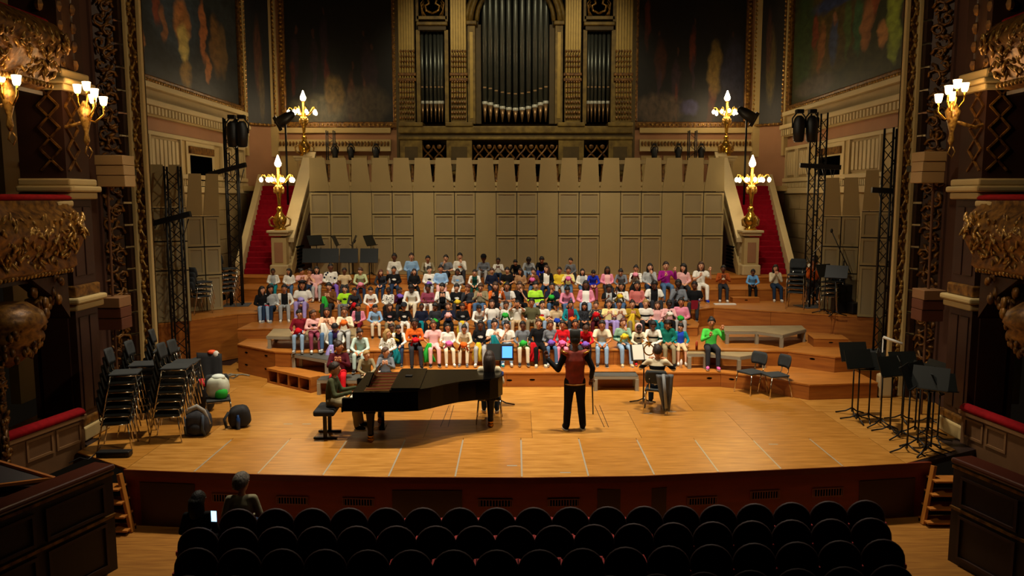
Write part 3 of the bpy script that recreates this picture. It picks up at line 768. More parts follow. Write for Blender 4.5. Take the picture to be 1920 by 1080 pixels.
for a, b, n_ in ((877, 891, 893), (1041, 1055, 1039)):
    ob(a, b, 46, 232, 29.45, 30, ORGAN, 'arch_jamb'); ob(a + 4, b - 4, 60, 222, 29.43, 29.46, mat('organ_flute', '#a88c42'), 'jamb_panel'); ob(a - 3, b + 3, 38, 46, 29.35, 30, ORGAN, 'impost_block', bv=.03)
    ob(min(b, n_ + 8) - 2 if a < 900 else 1030, 902 if a < 900 else a + 2, 46, 232, 29.6, 30, ORGAND, 'inner_jamb')
arch = MB(); c = at_y(966, 40, 29.5)
for r, w_ in ((1.62, .11), (1.76, .09), (1.4, .08)):
    arch.tube([(c.x + r * cos(q * pi / 20), 29.45, c.z + r * sin(q * pi / 20)) for q in range(21)], w_, 6)
arch.obj('arch', ORGAN, org, True)

# ================================================================== acoustic shell
def shell_tower(label, M, w, z0, rows, top, framed=True, tip=.74, lean=.0, group='acoustic shell towers', depth=.12, ncol=2):
    """rows: list of z boundaries (above z0); top: height of the trapezoid canopy leaves"""
    t = thing('acoustic_tower', label, 'acoustic panel', group=group)
    H = rows[-1]
    MB(M).box(.008, w - .008, .045, depth, 0, H).obj('carcass', SHELLD, t)
    cw = w / ncol
    for c in range(ncol):
        if framed:
            for r0, r1 in zip(rows, rows[1:]):
                a, b, e = c * cw + .014, (c + 1) * cw - .014, .06
                fr = MB(M)
                fr.box(a, b, 0, .04, r0 + .012, r0 + .012 + e).box(a, b, 0, .04, r1 - .02 - e, r1 - .02).box(a, a + e, 0, .04, r0 + .012 + e, r1 - .02 - e).box(b - e, b, 0, .04, r0 + .012 + e, r1 - .02 - e)
                f = fr.obj('panel_frame', SHELL, t)
                MB(M).box(a + e, b - e, .022, .04, r0 + .012 + e, r1 - .02 - e).obj('panel_inset', SHELLIN, f)
        else:
            MB(M).box(c * cw + .006, (c + 1) * cw - .006, 0, .04, .0, H - .02).obj('plain_panel', SHELL, t)
        # canopy leaf, a leaning trapezoid
        x0, x1 = c * cw + .012, (c + 1) * cw - .012; dx = (x1 - x0) * (1 - tip) / 2
        l = MB(M); yt = -lean
        l.add([(x0, 0, H + .02), (x1, 0, H + .02), (x1 - dx, yt, H + top), (x0 + dx, yt, H + top), (x0, .03, H + .02), (x1, .03, H + .02), (x1 - dx, yt + .03, H + top), (x0 + dx, yt + .03, H + top)],
              [(0, 1, 2, 3), (5, 4, 7, 6), (3, 2, 6, 7), (0, 3, 7, 4), (1, 5, 6, 2), (4, 5, 1, 0)])
        l.obj('canopy_leaf', SHELL, t)
    return t
YS = 24.85
rows = [0.0, zpx(442, YS) - Z5, zpx(401.5, YS) - Z5, zpx(360, YS) - Z5]
topz = zpx(296.5, YS) - zpx(360, YS)
X0, X1 = xpx(580.5, 400, YS), xpx(1357.5, 400, YS); cw = (X1 - X0) / 20
for k in range(7):
    xx = X0 + cw * 3 * k
    shell_tower('taupe acoustic tower with framed panels, ' + NTH[k] + ' from the stairs by the stacked chairs', Matrix.Translation((xx, YS, Z5)), cw * 2, Z5, rows, topz, True, lean=.22)
    if k < 6:
        shell_tower('narrow plain taupe acoustic tower, ' + NTH[k] + ' from the stairs by the stacked chairs', Matrix.Translation((xx + cw * 2, YS + .03, Z5)), cw, Z5, rows, topz, False, lean=.22, ncol=1)
def side_tower(label, px, pyb, zb, w, rz, rows, top, ncol=2):
    p = at_z(px, pyb, zb)
    return shell_tower(label, Matrix.Translation(p) @ Matrix.Rotation(rz, 4, 'Z'), w, zb, rows, top, True, .75, .25, 'side acoustic towers', ncol=ncol)
side_tower('pale framed acoustic tower behind the tall truss and stacked chairs', 292, 606, Z3, .8, radians(22), [0, 1.25, 1.95, 2.75], 1.0)
side_tower('pale framed acoustic tower under the doorway beside the carpeted stairs', 357, 585, Z3, .85, radians(35), [0, .95, 1.7, 2.5], 1.1)
side_tower('pale framed acoustic tower behind the black microphone boom', 1536, 580, Z3, .9, radians(-30), [0, 1.0, 1.7, 2.5], 1.0)
side_tower('pale framed acoustic tower half hidden by the truss near the gilded strip', 1606, 594, Z3, .8, radians(-25), [0, 1.3, 2.0, 2.65], 1.0)
# ================================================================== proscenium strips, reliefs, boxes
def relief(mb, w, h, seed, n=None, d=.1):
    """carved scrolls and leaves in local x (0..w), z (0..h), standing out along -y"""
    R = random.Random(seed); n = n or int(h / .22)
    for i in range(n):
        z = h * (i + .5) / n; sd = 1 if i % 2 else -1
        cx = w * (.5 + .16 * sd + R.uniform(-.06, .06)); r0 = min(w * .36, .2) * R.uniform(.8, 1.15)
        pts = []
        for q in range(9):
            a = sd * (q * .75) + R.random() * .2; r = r0 * (1 - q / 10.5)
            pts.append((min(max(cx + r * cos(a), .02), w - .02), -d * (.4 + .5 * q / 9), z + r * sin(a)))
        mb.tube(pts, [.028 * (1.2 - q / 12) for q in range(9)], 5)
        for _ in range(5):
            px, pz = R.uniform(.06, w - .06), z + R.uniform(-.14, .14)
            Rm = Euler((R.uniform(-.5, .5), R.uniform(-1.5, 1.5), 0)).to_matrix()
            mb.ell((px, -d * R.uniform(.2, .8), pz), (R.uniform(.02, .045), .03, R.uniform(.05, .1)), 6, 4, Rm)
    return mb
def strip_relief(mb, w, h, d=.05):
    n = int(h / .06); pts = []
    for i in range(n + 1):
        z = h * i / n; pts.append((w / 2 + w * .27 * sin(z * 2 * pi / .62), -d * .6, z))
    mb.tube(pts, .022, 5)
    k = 0; z = .15
    while z < h:
        sd = 1 if k % 2 else -1
        mb.ell((w / 2 - sd * w * .2, -d, z), (.055, .03, .045), 6, 4); mb.ell((w / 2 - sd * w * .3, -d * .8, z + .09), (.035, .025, .05), 6, 4); mb.ell((w / 2 - sd * w * .32, -d * .8, z - .09), (.035, .025, .05), 6, 4)
        mb.ell((w / 2 + sd * w * .33, -d * .8, z + .02), (.03, .02, .04), 5, 4)
        z += .31; k += 1
    return mb
for sg in (-1, 1):
    S = Matrix.Scale(-1, 4, (1, 0, 0)) if sg > 0 else Matrix.Identity(4)
    if sg < 0: xi, xo = -at_y(300, 700, 16.2).x, -at_y(268, 700, 16.2).x
    else: xi, xo = at_y(1661, 673, 16.2).x, at_y(1692, 673, 16.2).x
    side = 'beside the stacked chairs' if sg < 0 else 'beside the music stands'
    tr = struct(bpy.data.objects.new('trim_1' if sg < 0 else 'trim_2', None), 'gilded vine strip of the proscenium ' + side); COL.objects.link(tr)
    def add(mb, name, m, par=tr, smooth=False, bv=0):
        o = mb.obj(name, m, par, smooth)
        if sg > 0: o.data.flip_normals()
        if bv: bevel(o, bv)
        return o
    H = 11.5
    add(MB(S).box(-xo, -xi, 16.2, 16.24, 0, H), 'backing', GOLDD)
    for xx in (-xo, -xi - .085): add(MB(S).box(xx, xx + .085, 16.12, 16.25, 0, H), 'fillet', mat('fillet_cream', '#c0a870', .5), bv=.015)
    add(strip_relief(MB(S @ Matrix.Translation((-xo + .085, 16.2, 0))), xo - xi - .17, H), 'gilded_vine', GOLD, smooth=True)
    for k in range(26):
        add(MB(S).box(-xo - .13, -xo - .01, 16.02, 16.3, k * .45 + .02, k * .45 + .43), 'quoin_block', BRONZE, bv=.012)
    add(MB(S).box(-xi - .1, -xi + .2, 16.0, 16.2, 0, .5), 'strip_base', CREAML, bv=.05)
    pw = struct(bpy.data.objects.new('wall_proscenium_left' if sg < 0 else 'wall_proscenium_right', None), 'ornate dark proscenium wall ' + side); COL.objects.link(pw)
    A, B, C, D = (-xo - .13, 16.05), (-xo - .44, 15.72), (-xo - .12, 13.9), (-xo - .3, 11.0)
    def wallseg(p, q, m, name, z0=0, z1=12):
        return add(MB(S).add([(p[0], p[1], z0), (q[0], q[1], z0), (q[0], q[1], z1), (p[0], p[1], z1), (p[0] - .1, p[1] + .02, z0), (q[0] - .1, q[1] + .02, z0), (q[0] - .1, q[1] + .02, z1), (p[0] - .1, p[1] + .02, z1)],
                             [(0, 1, 2, 3), (5, 4, 7, 6), (3, 2, 6, 7), (0, 3, 7, 4), (1, 5, 6, 2)]), name, m, pw)
    wallseg(A, B, BRONZE, 'relief_ground'); wallseg(B, C, PINKWALL, 'plain_wall'); 
    ang = atan2(A[1] - B[1], A[0] - B[0]); wdt = sqrt((A[0] - B[0]) ** 2 + (A[1] - B[1]) ** 2)
    M = S @ Matrix.Translation((B[0], B[1], 0)) @ Matrix.Rotation(ang, 4, 'Z')
    add(relief(MB(M), wdt, 11.5, 5 + sg, d=.14), 'carved_relief', GOLDD, pw, True)
    add(MB(S).bc((B[0] + .02, B[1] - .05, 6), (.09, .09, 12)), 'wall_bead', PINKWALL, pw)
    # grey tall panel high on the wall
    t = (B[1] - 14.6) / (B[1] - C[1]); px_ = lerp(B[0], C[0], t) + .04
    zt = zpx(108, 14.4)
    gp = thing('column_speaker', 'tall slim grey column speaker high on the proscenium wall ' + side, 'speaker')
    add(MB(S).box(px_, px_ + .06, 14.1, 14.75, zt, zt + 2.2), 'cabinet', mat('speaker_grey', '#4a4d48', .6), gp, bv=.02); add(MB(S).box(px_ + .06, px_ + .075, 14.15, 14.7, zt + .05, zt + 2.15), 'grille', mat('grille_grey', '#3a3e3a', .8), gp)
    # pilaster in front of the boxes
    pil = struct(bpy.data.objects.new('wall_pilaster_left' if sg < 0 else 'wall_pilaster_right', None), 'carved wooden pilaster between box and proscenium ' + side); COL.objects.link(pil)
    ix = -xo + .42
    zl1, zl2 = zpx(565, 13.4), zpx(360, 13.3)
    add(MB(S).box(-xo - .35, ix, 13.1, 13.8, 0, 11), 'shaft', DKWOOD2, pil)
    for a, b, e in ((0, .25, .08), (.25, .4, .05), (zl1 - .12, zl1, .1), (zl1, zl1 + .1, .15), (zl1 + .1, zl1 + .3, .06), (zl2 - .12, zl2, .1), (zl2, zl2 + .1, .16), (zl2 + .1, zl2 + .22, .1), (zpx(172, 13.3), zpx(160, 13.3), .1), (zpx(160, 13.3), zpx(150, 13.3), .16), (zpx(150, 13.3), zpx(132, 13.3), .08)):
        add(MB(S).box(-xo - .35, ix + e, 13.1 - e, 13.8 + e * .6, a, b), 'moulding', CREAM if e > .07 else GOLDD, pil, bv=.03)
    for (z0, z1) in ((.5, zl1 - .25), (zl1 + .45, zl2 - .25)):
        for (ya, yb_) in ((13.18, 13.45), (13.5, 13.72)):
            add(MB(S).box(ix, ix + .02, ya, yb_, z0, z1), 'raised_panel', DKWOOD2, pil, bv=.01)
        add(MB(S).box(-xo - .2, ix - .12, 13.07, 13.1, z0, z1), 'raised_panel', DKWOOD2, pil, bv=.01)
    lat = MB(S)
    z = zl2 + .35
    while z < 6.0:
        for (p, q) in (((13.15, z), (13.5, z + .35)), ((13.5, z), (13.15, z + .35))): lat.beam((ix + .02, p[0], p[1]), (ix + .02, q[0], q[1]), .03, .03)
        for (p, q) in (((-.05, z), (-.4, z + .35)), ((-.4, z), (-.05, z + .35))): lat.beam((ix + p[0], 13.08, p[1]), (ix + q[0], 13.08, q[1]), .03, .03)
        z += .35
    add(lat, 'lattice', GOLDD, pil)
    cl = MB(S)
    for k in range(14):
        for j in range(7):
            cl.ell((ix - .25 + .3 * cos(j * pi / 3.5 - 1.6), 13.4 + .32 * sin(j * pi / 3.5 - 1.6), 6.35 + k * .3), (.07, .07, .1), 5, 4)
    add(cl, 'column_carving', GOLDD, pil)
    add(MB(S).lathe([(.3, 6.2), (.3, 10.5)], 14, (ix - .25, 13.4, 0)), 'column', BRONZE, pil, True)
    # thin pole and speakers
    for (pxa, pxb, pya, pyb, zz, body, lab) in (((182, 232, 291, 350, 0, 'a', 'upper pale loudspeaker on the proscenium wall '), (180, 226, 558, 619, 0, 'b', 'lower brown loudspeaker on a pole ')) if sg < 0 else ((1727, 1774, 284, 343, 0, 'a', 'upper pale loudspeaker on the proscenium wall '), (1727, 1772, 544, 603, 0, 'b', 'lower brown loudspeaker on a pole '))):
        Ys = 14.55
        p0, p1 = at_y(pxa, pyb, Ys), at_y(pxb, pya, Ys)
        sp = thing('loudspeaker', lab + side, 'speaker', ((p0.x + p1.x) / 2, Ys, p0.z))
        w, h = p1.x - p0.x, p1.z - p0.z; cm = mat('speaker_pale', '#a98a5c', .55) if body == 'a' else mat('speaker_brown', '#5e3320', .55)
        bevel(MB().box(-w / 2, w / 2, 0, .4, 0, h * .36).obj('cabinet_lower', cm, sp), .012); bevel(MB().box(-w / 2, w / 2, -.02, .4, h * .37, h * .68).obj('cabinet_middle', cm, sp), .012); bevel(MB().box(-w / 2, w / 2, -.05, .4, h * .69, h).obj('cabinet_upper', mat('speaker_pale', '#a98a5c') if body == 'a' else mat('speaker_top', '#86603c', .55), sp), .012)
        if body == 'b':
            MB().tube([(0, .2, h), (-sg * .03, .2, h + 2.3)], .025, 8).obj('pole', mat('pole_brown', '#5c3a22', .5), sp)
            MB().tube([(0, .2, 0), (0, .2, -p0.z)], .025, 8).obj('pole', mat('pole_brown', '#5c3a22'), sp)
        else: MB().box(-.05, .05, .35, .9, h * .4, h * .6).obj('wall_bracket', BLKM, sp)
    # opera boxes
    fx = -xo + .45
    def boxfront(name, label, zt, zb, prof, m, y0, y1, seed, cushion=True):
        t = thing(name, label, 'theatre box')
        R = random.Random(seed); ny, vs, fs = 26, [], []
        n = len(prof)
        for i in range(ny + 1):
            y = lerp(y0, y1, i / ny); bulge = 1 + .25 * sin(pi * i / ny)
            for j, (o, zz) in enumerate(prof):
                e = noise.noise(Vector((y * 4, zz * 5, seed))) * .07 if 0 < j < n - 1 else 0
                vs.append((fx + o * bulge + e, y, zb + (zt - zb) * zz))
        for i in range(ny):
            for j in range(n - 1): fs.append((i * n + j, (i + 1) * n + j, (i + 1) * n + j + 1, i * n + j + 1))
        add(MB(S).add(vs, fs), 'front', m, t, True)
        orn = MB(S)
        for k in range(int((y1 - y0) * 60)):
            y, zz = R.uniform(y0 + .06, y1 - .06), R.uniform(.15, .8); o = interp([(q[1], q[0]) for q in sorted(prof, key=lambda q: q[1])], zz)
            Rm = Euler((R.uniform(-1, 1), R.uniform(-.6, .6), R.uniform(-.6, .6))).to_matrix()
            orn.ell((fx + o * 1.15 + .02, y, zb + (zt - zb) * zz), (.03, R.uniform(.018, .035), R.uniform(.05, .11)), 6, 4, Rm)
        for k in range(int((y1 - y0) / .09)):
            orn.ell((fx + prof[1][0] * 1.1 + .03, y0 + .045 + k * .09, zb + (zt - zb) * .06), (.04, .035, .05), 6, 4)
        add(orn, 'carving', GOLD, t, True)
        add(MB(S).box(fx - .25, fx + .14, y0, y1 + .02, zt - .1, zt), 'rail', CREAM, t, bv=.03)
        if cushion: add(MB(S).tube([(fx - .05, y0, zt + .04), (fx - .05, y1 - .05, zt + .04)], [(.2, .06)] * 2, 10), 'cushion', RED, t, True)
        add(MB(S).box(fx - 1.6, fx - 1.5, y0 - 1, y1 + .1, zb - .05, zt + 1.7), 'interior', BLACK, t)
        add(MB(S).box(fx - 1.5, fx - .1, y0 - .2, y1 + .1, zb - .06, zb), 'floor_slab', DKWOOD, t)
        return t
    prof = [(-.12, 0), (.05, .05), (.16, .12), (.1, .25), (.22, .4), (.34, .58), (.3, .75), (.14, .9), (.12, 1)]
    boxfront('theatre_box', 'gilded theatre box with red cushion at mid height ' + side, zpx(376, 12.6), zpx(520, 12.3), prof, GOLDD, 10.2, 12.95, 3)
    boxfront('theatre_box', 'upper curved gilded theatre box with red cushion rail ' + side, zpx(38, 12.3), zpx(165, 12.3), [(-.1, 0), (.12, .06), (.1, .14), (.2, .3), (.3, .5), (.42, .68), (.36, .85), (.22, 1)], GOLDD, 10.2, 12.6, 8)
    # console and bowl beneath the mid box
    bw = thing('carved_console', 'carved gilded bowl and bracket below the theatre box ' + side, 'carving')
    cz = zpx(600, 12.0)
    add(MB(S).lathe([(.02, -.6), (.2, -.5), (.42, -.25), (.5, -.15), (.46, -.05), (.55, .05), (.5, .2), (.3, .35)], 16, (fx - .05, 11.3, cz)), 'bowl', GOLDD, bw, True)
    o2 = MB(S)
    R = random.Random(4)
    for k in range(50):
        a = R.uniform(-2, 2); zz = R.uniform(-.45, .2); r = .5 - abs(zz + .05) * .35
        o2.ell((fx - .05 + r * cos(a), 11.3 + r * sin(a), cz + zz), (.045, .045, .07), 6, 4)
    for k in range(30):
        o2.ell((fx + R.uniform(-.1, .12), R.uniform(12.0, 12.65), zpx(R.uniform(475, 585), 12.4)), (.05, R.uniform(.04, .08), R.uniform(.06, .12)), 6, 4)
    add(o2, 'carving', GOLDD, bw, True)
    add(MB(S).extr([(11.9, zpx(520, 12.3)), (12.85, zpx(520, 12.3)), (12.85, zpx(600, 12.6)), (12.6, zpx(570, 12.4))], S.inverted() @ Matrix(((0, 1, 0, fx - .3), (1, 0, 0, 0), (0, 0, 1, 0), (0, 0, 0, 1))) if sg < 0 else Matrix(((0, 1, 0, fx - .3), (1, 0, 0, 0), (0, 0, 1, 0), (0, 0, 0, 1))), .32), 'bracket', BRONZE, bw)
    add(MB(S).box(fx - .1, fx + .02, 10.9, 11.1, -.2, cz - .3), 'post', DKWOOD2, bw)
    add(relief(MB(S @ Matrix.Translation((fx + .02, 10.9, .1)) @ Matrix.Rotation(pi / 2, 4, 'Z')), .2, cz - .6, 9, d=.04), 'post_carving', GOLDD, bw, True)
    # ground level box parapet
    if sg < 0: p, q = at_z(40, 887, 0), at_z(160, 838, 0)
    else: p, q = at_z(1895, 870, 0), at_z(1800, 828, 0)
    gb = thing('box_parapet', 'panelled box parapet with red cushion at stage level ' + side, 'parapet')
    d = (q - p); L = d.length; ang = atan2(d.y, d.x)
    M = Matrix.Translation(p) @ Matrix.Rotation(ang, 4, 'Z'); n_ = 1 if sg < 0 else -1
    hgt = .56
    MB(M).box(-.6, L, 0 if sg < 0 else -.12, .12 if sg < 0 else 0, -.2, hgt).obj('wall', mat('parapet_paint', '#6a4a2c', .6, var=.15), gb)
    for k in range(2):
        a, b = lerp(.08, L - .05, k / 2) + .03, lerp(.08, L - .05, (k + 1) / 2) - .03
        yy0, yy1 = (-.02, 0) if sg < 0 else (0, .02)
        fr = MB(M).box(a, b, yy0, yy1, .12, .16).box(a, b, yy0, yy1, hgt - .14, hgt - .1).box(a, a + .04, yy0, yy1, .16, hgt - .14).box(b - .04, b, yy0, yy1, .16, hgt - .14).obj('panel_frame', mat('parapet_trim', '#7c5a38', .55), gb)
    MB(M).box(-.6, L + .03, -.05, .15 if sg < 0 else .05, hgt - .06, hgt).obj('rail', mat('parapet_trim', '#7c5a38'), gb)
    MB(M).tube([(-.6, .05 * n_, hgt + .05), (L - .02, .05 * n_, hgt + .05)], [(.12, .07)] * 2, 10, hint=(0, 1, 0)).obj('cushion', RED, gb, True)
    # black interior behind the ground box
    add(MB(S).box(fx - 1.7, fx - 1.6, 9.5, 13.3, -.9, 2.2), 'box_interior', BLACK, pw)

# ---- sconces
def sconce(label, bulbs, Y, wallx, anchor):
    p = at_y(anchor[0], anchor[1], Y)
    t = thing('wall_sconce', label, 'lamp', p, 0, 'gilded wall sconces')
    MB().lathe([(.02, -.5), (.05, -.42), (.03, -.3), (.08, -.1), (.12, .05), (.06, .16), (.03, .22)], 10).obj('back_stem', GOLD, t, True)
    MB().tube([(0, 0, -.1), ((wallx - p.x) * .5, .05, -.2), (wallx - p.x, .1, -.05)], .03, 7).obj('wall_arm', GOLD, t, True)
    MB().tube([(0, 0, -.5), (-.04, 0, -.62), (.03, 0, -.7), (.08, 0, -.6), (.03, 0, -.52)], .014, 6).obj('tail_scroll', GOLD, t, True)
    for i, (bx, by) in enumerate(bulbs):
        q = at_y(bx, by, Y - .12 * (i % 3)) - p
        arm = MB().tube([(0, 0, -.05), (q.x * .5, q.y * .5, q.z - .32), (q.x, q.y, q.z - .2), (q.x, q.y, q.z - .06)], .017, 6).obj('arm', GOLDB, t, True)
        MB().lathe([(.035, -.06), (.05, -.03), (.058, .03), (.066, .08), (.06, .082), (.05, .03), (.03, -.03)], 12, q).obj('shade', SHADE, arm, True)
    L = bpy.data.lights.new('sconce_light', 'POINT'); L.energy = 11; L.color = (1, .66, .34); L.shadow_soft_size = .2
    lo = bpy.data.objects.new('sconce_light', L); COL.objects.link(lo); lo.location = p + Vector((.12 if p.x < 0 else -.12, -.25, .1))
sconce('five armed gilded sconce with tulip shades on the pilaster above stacked chairs', ((145, 168), (162, 163), (177, 176), (174, 187), (194, 191)), 13.1, -7.75, (160, 215))
sconce('gilded sconce with three tulip shades under the upper box', ((14, 134), (2, 146), (31, 152)), 11.6, -8.2, (15, 180))
sconce('five armed gilded sconce with tulip shades on the pilaster above music stands', ((1760, 186), (1779, 170), (1795, 159), (1809, 165), (1785, 182)), 13.1, 8.0, (1786, 215))

# ================================================================== foreground: parapets, stage steps, seats
for sg in (-1, 1):
    if sg < 0: c, zt, e = at_z(221, 1066, HALLZ), None, (0, 957)
    else: c, zt, e = at_z(1777, 1050, HALLZ), None, (1919, 912)
    zt = at_y(221 if sg < 0 else 1777, 873 if sg < 0 else 860, c.y).z
    q = at_z(e[0], e[1], zt); d = Vector((q.x - c.x, q.y - c.y, 0)); d = d * 2.2; L = d.length; ang = atan2(d.y, d.x)
    t = thing('panelled_parapet', 'dark panelled wooden parapet in front of the steps ' + ('below the stacked chairs' if sg < 0 else 'below the music stands'), 'parapet')
    M = Matrix.Translation((c.x, c.y, 0)) @ Matrix.Rotation(ang, 4, 'Z')
    k = -1 if sg < 0 else 1     # outward (away from aisle) side in local y
    y0, y1 = sorted((0, k * .28))
    MB(M).box(0, L, y0, y1, HALLZ, zt - .06).obj('wall', DKWOOD, t)
    bevel(MB(M).box(-.03, L, y0 - .04, y1 + .04, zt - .06, zt + .02).obj('rail', mat('rail_wood', '#4a1e10', .35), t), .03)
    f0, f1 = sorted((0, -k * .03))
    for (za, zb) in ((zt - .62, zt - .2), (HALLZ + .1, zt - .75)):
        for a, b in ((.15, 1.05), (1.2, 2.2), (2.35, 3.4)):
            if b > L: continue
            fr = MB(M).box(a, b, f0, f1, za, za + .04).box(a, b, f0, f1, zb - .04, zb).box(a, a + .04, f0, f1, za + .04, zb - .04).box(b - .04, b, f0, f1, za + .04, zb - .04).obj('panel_moulding', DKWOOD2, t)
    MB(M).box(0, L, f0, f1, zt - .12, zt - .08).obj('gilt_line', GOLDD, t)
    MB(M).box(0, L, f0, f1, zt - .7, zt - .66).obj('gilt_line', GOLDD, t)
    # box floor behind
    MB(M).box(0, L, *sorted((k * .28, k * 2.6)), zt - .5, zt - .45).obj('box_floor', DKWOOD, t)
# slanted desk edge behind the near parapet
dk = thing('wooden_desk', 'dark desk with pale wooden edges behind the panelled parapet', 'desk')
a, b, c_, d_ = at_y(-40, 855, 10.6), at_y(102, 897, 10.6), at_y(-40, 915, 10.2), at_y(60, 880, 11.0)
MB().beam(a, b, .05, .04).obj('edge', RISERF, dk); MB().beam(c_, b, .05, .04).obj('edge', RISERF, dk)
MB().add([a, b, c_], [(0, 2, 1)]).obj('top', DKWOOD, dk)
MB().bc((b.x - .5, 10.55, b.z - .1), (.7, .3, .12)).obj('body', DKWOOD, dk)
for sg in (-1, 1):
    P, Q = (at_z(226, 884, 0), at_z(254, 992, HALLZ)) if sg < 0 else (at_z(1749, 869, 0), at_z(1724, 978, HALLZ))
    Q = Vector((Q.x, Q.y - .1, HALLZ)); P = Vector((P.x, P.y - .04, -.02))
    t = thing('stage_steps', 'wooden steps up to the stage ' + ('below the stacked chairs' if sg < 0 else 'below the music stands'), 'steps')
    bevel(MB().beam(P, Q, .05, .1, up=(0, 1, 0)).obj('stringer', RISERT, t), .006)
    for k in range(4):
        u = (k + .9) / 4.3; p = P.lerp(Q, u)
        x0, x1 = sorted((p.x - sg * .02, p.x + sg * .75))
        bevel(MB().box(x0, x1, p.y - .16, p.y + .12, p.z - .03, p.z).obj('tread', RISERT, t), .006)
        MB().box(x0, x1, p.y + .1, p.y + .12, p.z - .2, p.z - .03).obj('riser_board', DKWOOD, t)

# ---- audience seats (backs towards the camera)
def seat_proto():
    t = thing('theatre_chair', 'dark red velvet theatre seat', 'theatre seat', (0, 0, 0))
    n = 12; hw = .238
    pts = [(-hw, .3)] + [(-hw * cos(pi * k / n) if True else 0, .68 + .24 * sin(pi * k / n)) for k in range(n + 1)] + [(hw, .3)]
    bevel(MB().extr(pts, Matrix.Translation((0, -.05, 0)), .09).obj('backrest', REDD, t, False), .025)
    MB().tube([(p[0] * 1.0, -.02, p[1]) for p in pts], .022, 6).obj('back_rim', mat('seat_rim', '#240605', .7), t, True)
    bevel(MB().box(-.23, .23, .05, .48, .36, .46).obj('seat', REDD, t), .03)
    for s_ in (-1, 1):
        bevel(MB().box(s_ * .265 - .03, s_ * .265 + .03, .0, .42, .56, .62).obj('armrest', mat('seat_arm', '#8e1210', .7), t), .015)
        MB().box(s_ * .265 - .02, s_ * .265 + .02, .02, .4, 0, .56).obj('side_panel', DKWOOD, t)
    return t
ROWS = (([(447, 955), (700, 953), (960, 953), (1300, 949), (1605, 939)], 447, 69.2, 18), ([(372, 990), (700, 987), (1000, 987), (1640, 972)], 372, 74.2, 18), ([(360, 1028), (700, 1032), (1000, 1032), (1660, 1012)], 368, 80.5, 17), ([(330, 1080), (1000, 1086), (1680, 1060)], 352, 88, 16))
ORD = ('first row from the stage', 'second row from the stage', 'third row from the stage', 'fourth row from the stage')
sp = None
SEATPOS = {}
for r, (yl, x0, dx, n) in enumerate(ROWS):
    for k in range(n):
        px = x0 + dx * k; p = at_z(px, interp(yl, px), .02); loc = (p.x, p.y, HALLZ)
        rz = -p.x * .03
        lab = 'dark red velvet theatre seat, ' + ORD[r].replace(' from the stage', '') + ' from the stage, ' + NTH[k] + ' from the spectators end'
        if sp is None: sp = seat_proto(); sp.location = loc; sp.rotation_euler = (0, 0, rz); sp['label'] = lab; sp['group'] = 'theatre seats'
        else: dup(sp, loc, rz, lab, 'theatre seats')
        SEATPOS[(r, k)] = (loc, rz)
# ================================================================== chairs
def chair_proto(label):
    t = thing('stacking_chair', label, 'chair')
    bevel(MB().extr([(-.2, .44), (-.215, .455), (-.2, .475), (.2, .475), (.215, .455), (.2, .44)], Matrix.Translation((0, -.23, 0)), .44).obj('seat', CHFAB, t), .02)
    bk = MB(); vs, fs = [], []
    nx, nz = 8, 5
    for s_ in (0, 1):
        for j in range(nz + 1):
            for i in range(nx + 1):
                u, v = -1 + 2 * i / nx, j / nz
                wv = .215 * (1 - .18 * (abs(2 * v - 1) ** 3))
                vs.append((u * wv, .21 + .05 * v - .05 * (1 - u * u) * -1 + (.028 if s_ else 0) - .04, .60 + .26 * v))
    def ix(s_, i, j): return s_ * (nx + 1) * (nz + 1) + j * (nx + 1) + i
    for j in range(nz):
        for i in range(nx):
            fs.append((ix(0, i, j), ix(0, i + 1, j), ix(0, i + 1, j + 1), ix(0, i, j + 1))); fs.append((ix(1, i, j + 1), ix(1, i + 1, j + 1), ix(1, i + 1, j), ix(1, i, j)))
    for j in range(nz):
        fs.append((ix(0, 0, j), ix(0, 0, j + 1), ix(1, 0, j + 1), ix(1, 0, j))); fs.append((ix(0, nx, j + 1), ix(0, nx, j), ix(1, nx, j), ix(1, nx, j + 1)))
    for i in range(nx):
        fs.append((ix(0, i + 1, 0), ix(0, i, 0), ix(1, i, 0), ix(1, i + 1, 0))); fs.append((ix(0, i, nz), ix(0, i + 1, nz), ix(1, i + 1, nz), ix(1, i, nz)))
    MB().add(vs, fs).obj('backrest', CHFAB, t, True)
    for s_ in (-1, 1):
        MB().tube([(s_ * .2, -.2, .44), (s_ * .235, -.26, 0)], .011, 7).obj('leg', CHROME, t, True)
        MB().tube([(s_ * .2, .18, .44), (s_ * .235, .27, 0)], .011, 7).obj('leg', CHROME, t, True)
        MB().tube([(s_ * .12, .16, .44), (s_ * .12, .225, .5), (s_ * .12, .245, .74)], .011, 7).obj('back_post', CHROME, t, True)
    MB().tube([(-.2, -.2, .432), (.2, -.2, .432), (.2, .18, .432), (-.2, .18, .432), (-.2, -.2, .432)], .011, 7).obj('seat_rail', CHROME, t, True)
    return t
chair0 = None
CHK = []
def chair(loc, rz, label, group=None, rot=None):
    global chair0
    if chair0 is None:
        chair0 = chair_proto(label); o = chair0
    else: o = dup(chair0, loc, rz, label)
    o.location = loc; o.rotation_euler = (0, 0, rz) if rot is None else rot
    if 'group' in o: del o['group']
    if group: o['group'] = group
    return o
def stack(px, py, z, n, rz, where, dz=.135, sh=.028):
    p = at_z(px, py, z)
    for k in range(n):
        off = Vector((0, -sh * k, 0)); off.rotate(Euler((0, 0, rz)))
        chair((p.x + off.x, p.y + off.y, z + dz * k), rz, 'black padded chair, ' + NTH[k] + ' from the bottom ' + where, 'stacked chairs ' + where)
R90 = pi / 2
stack(222, 838, 0, 7, R90 + .25, 'in the front stack by the floor box')
stack(258, 815, 0, 7, R90 + .2, 'in the stack against the gilded strip')
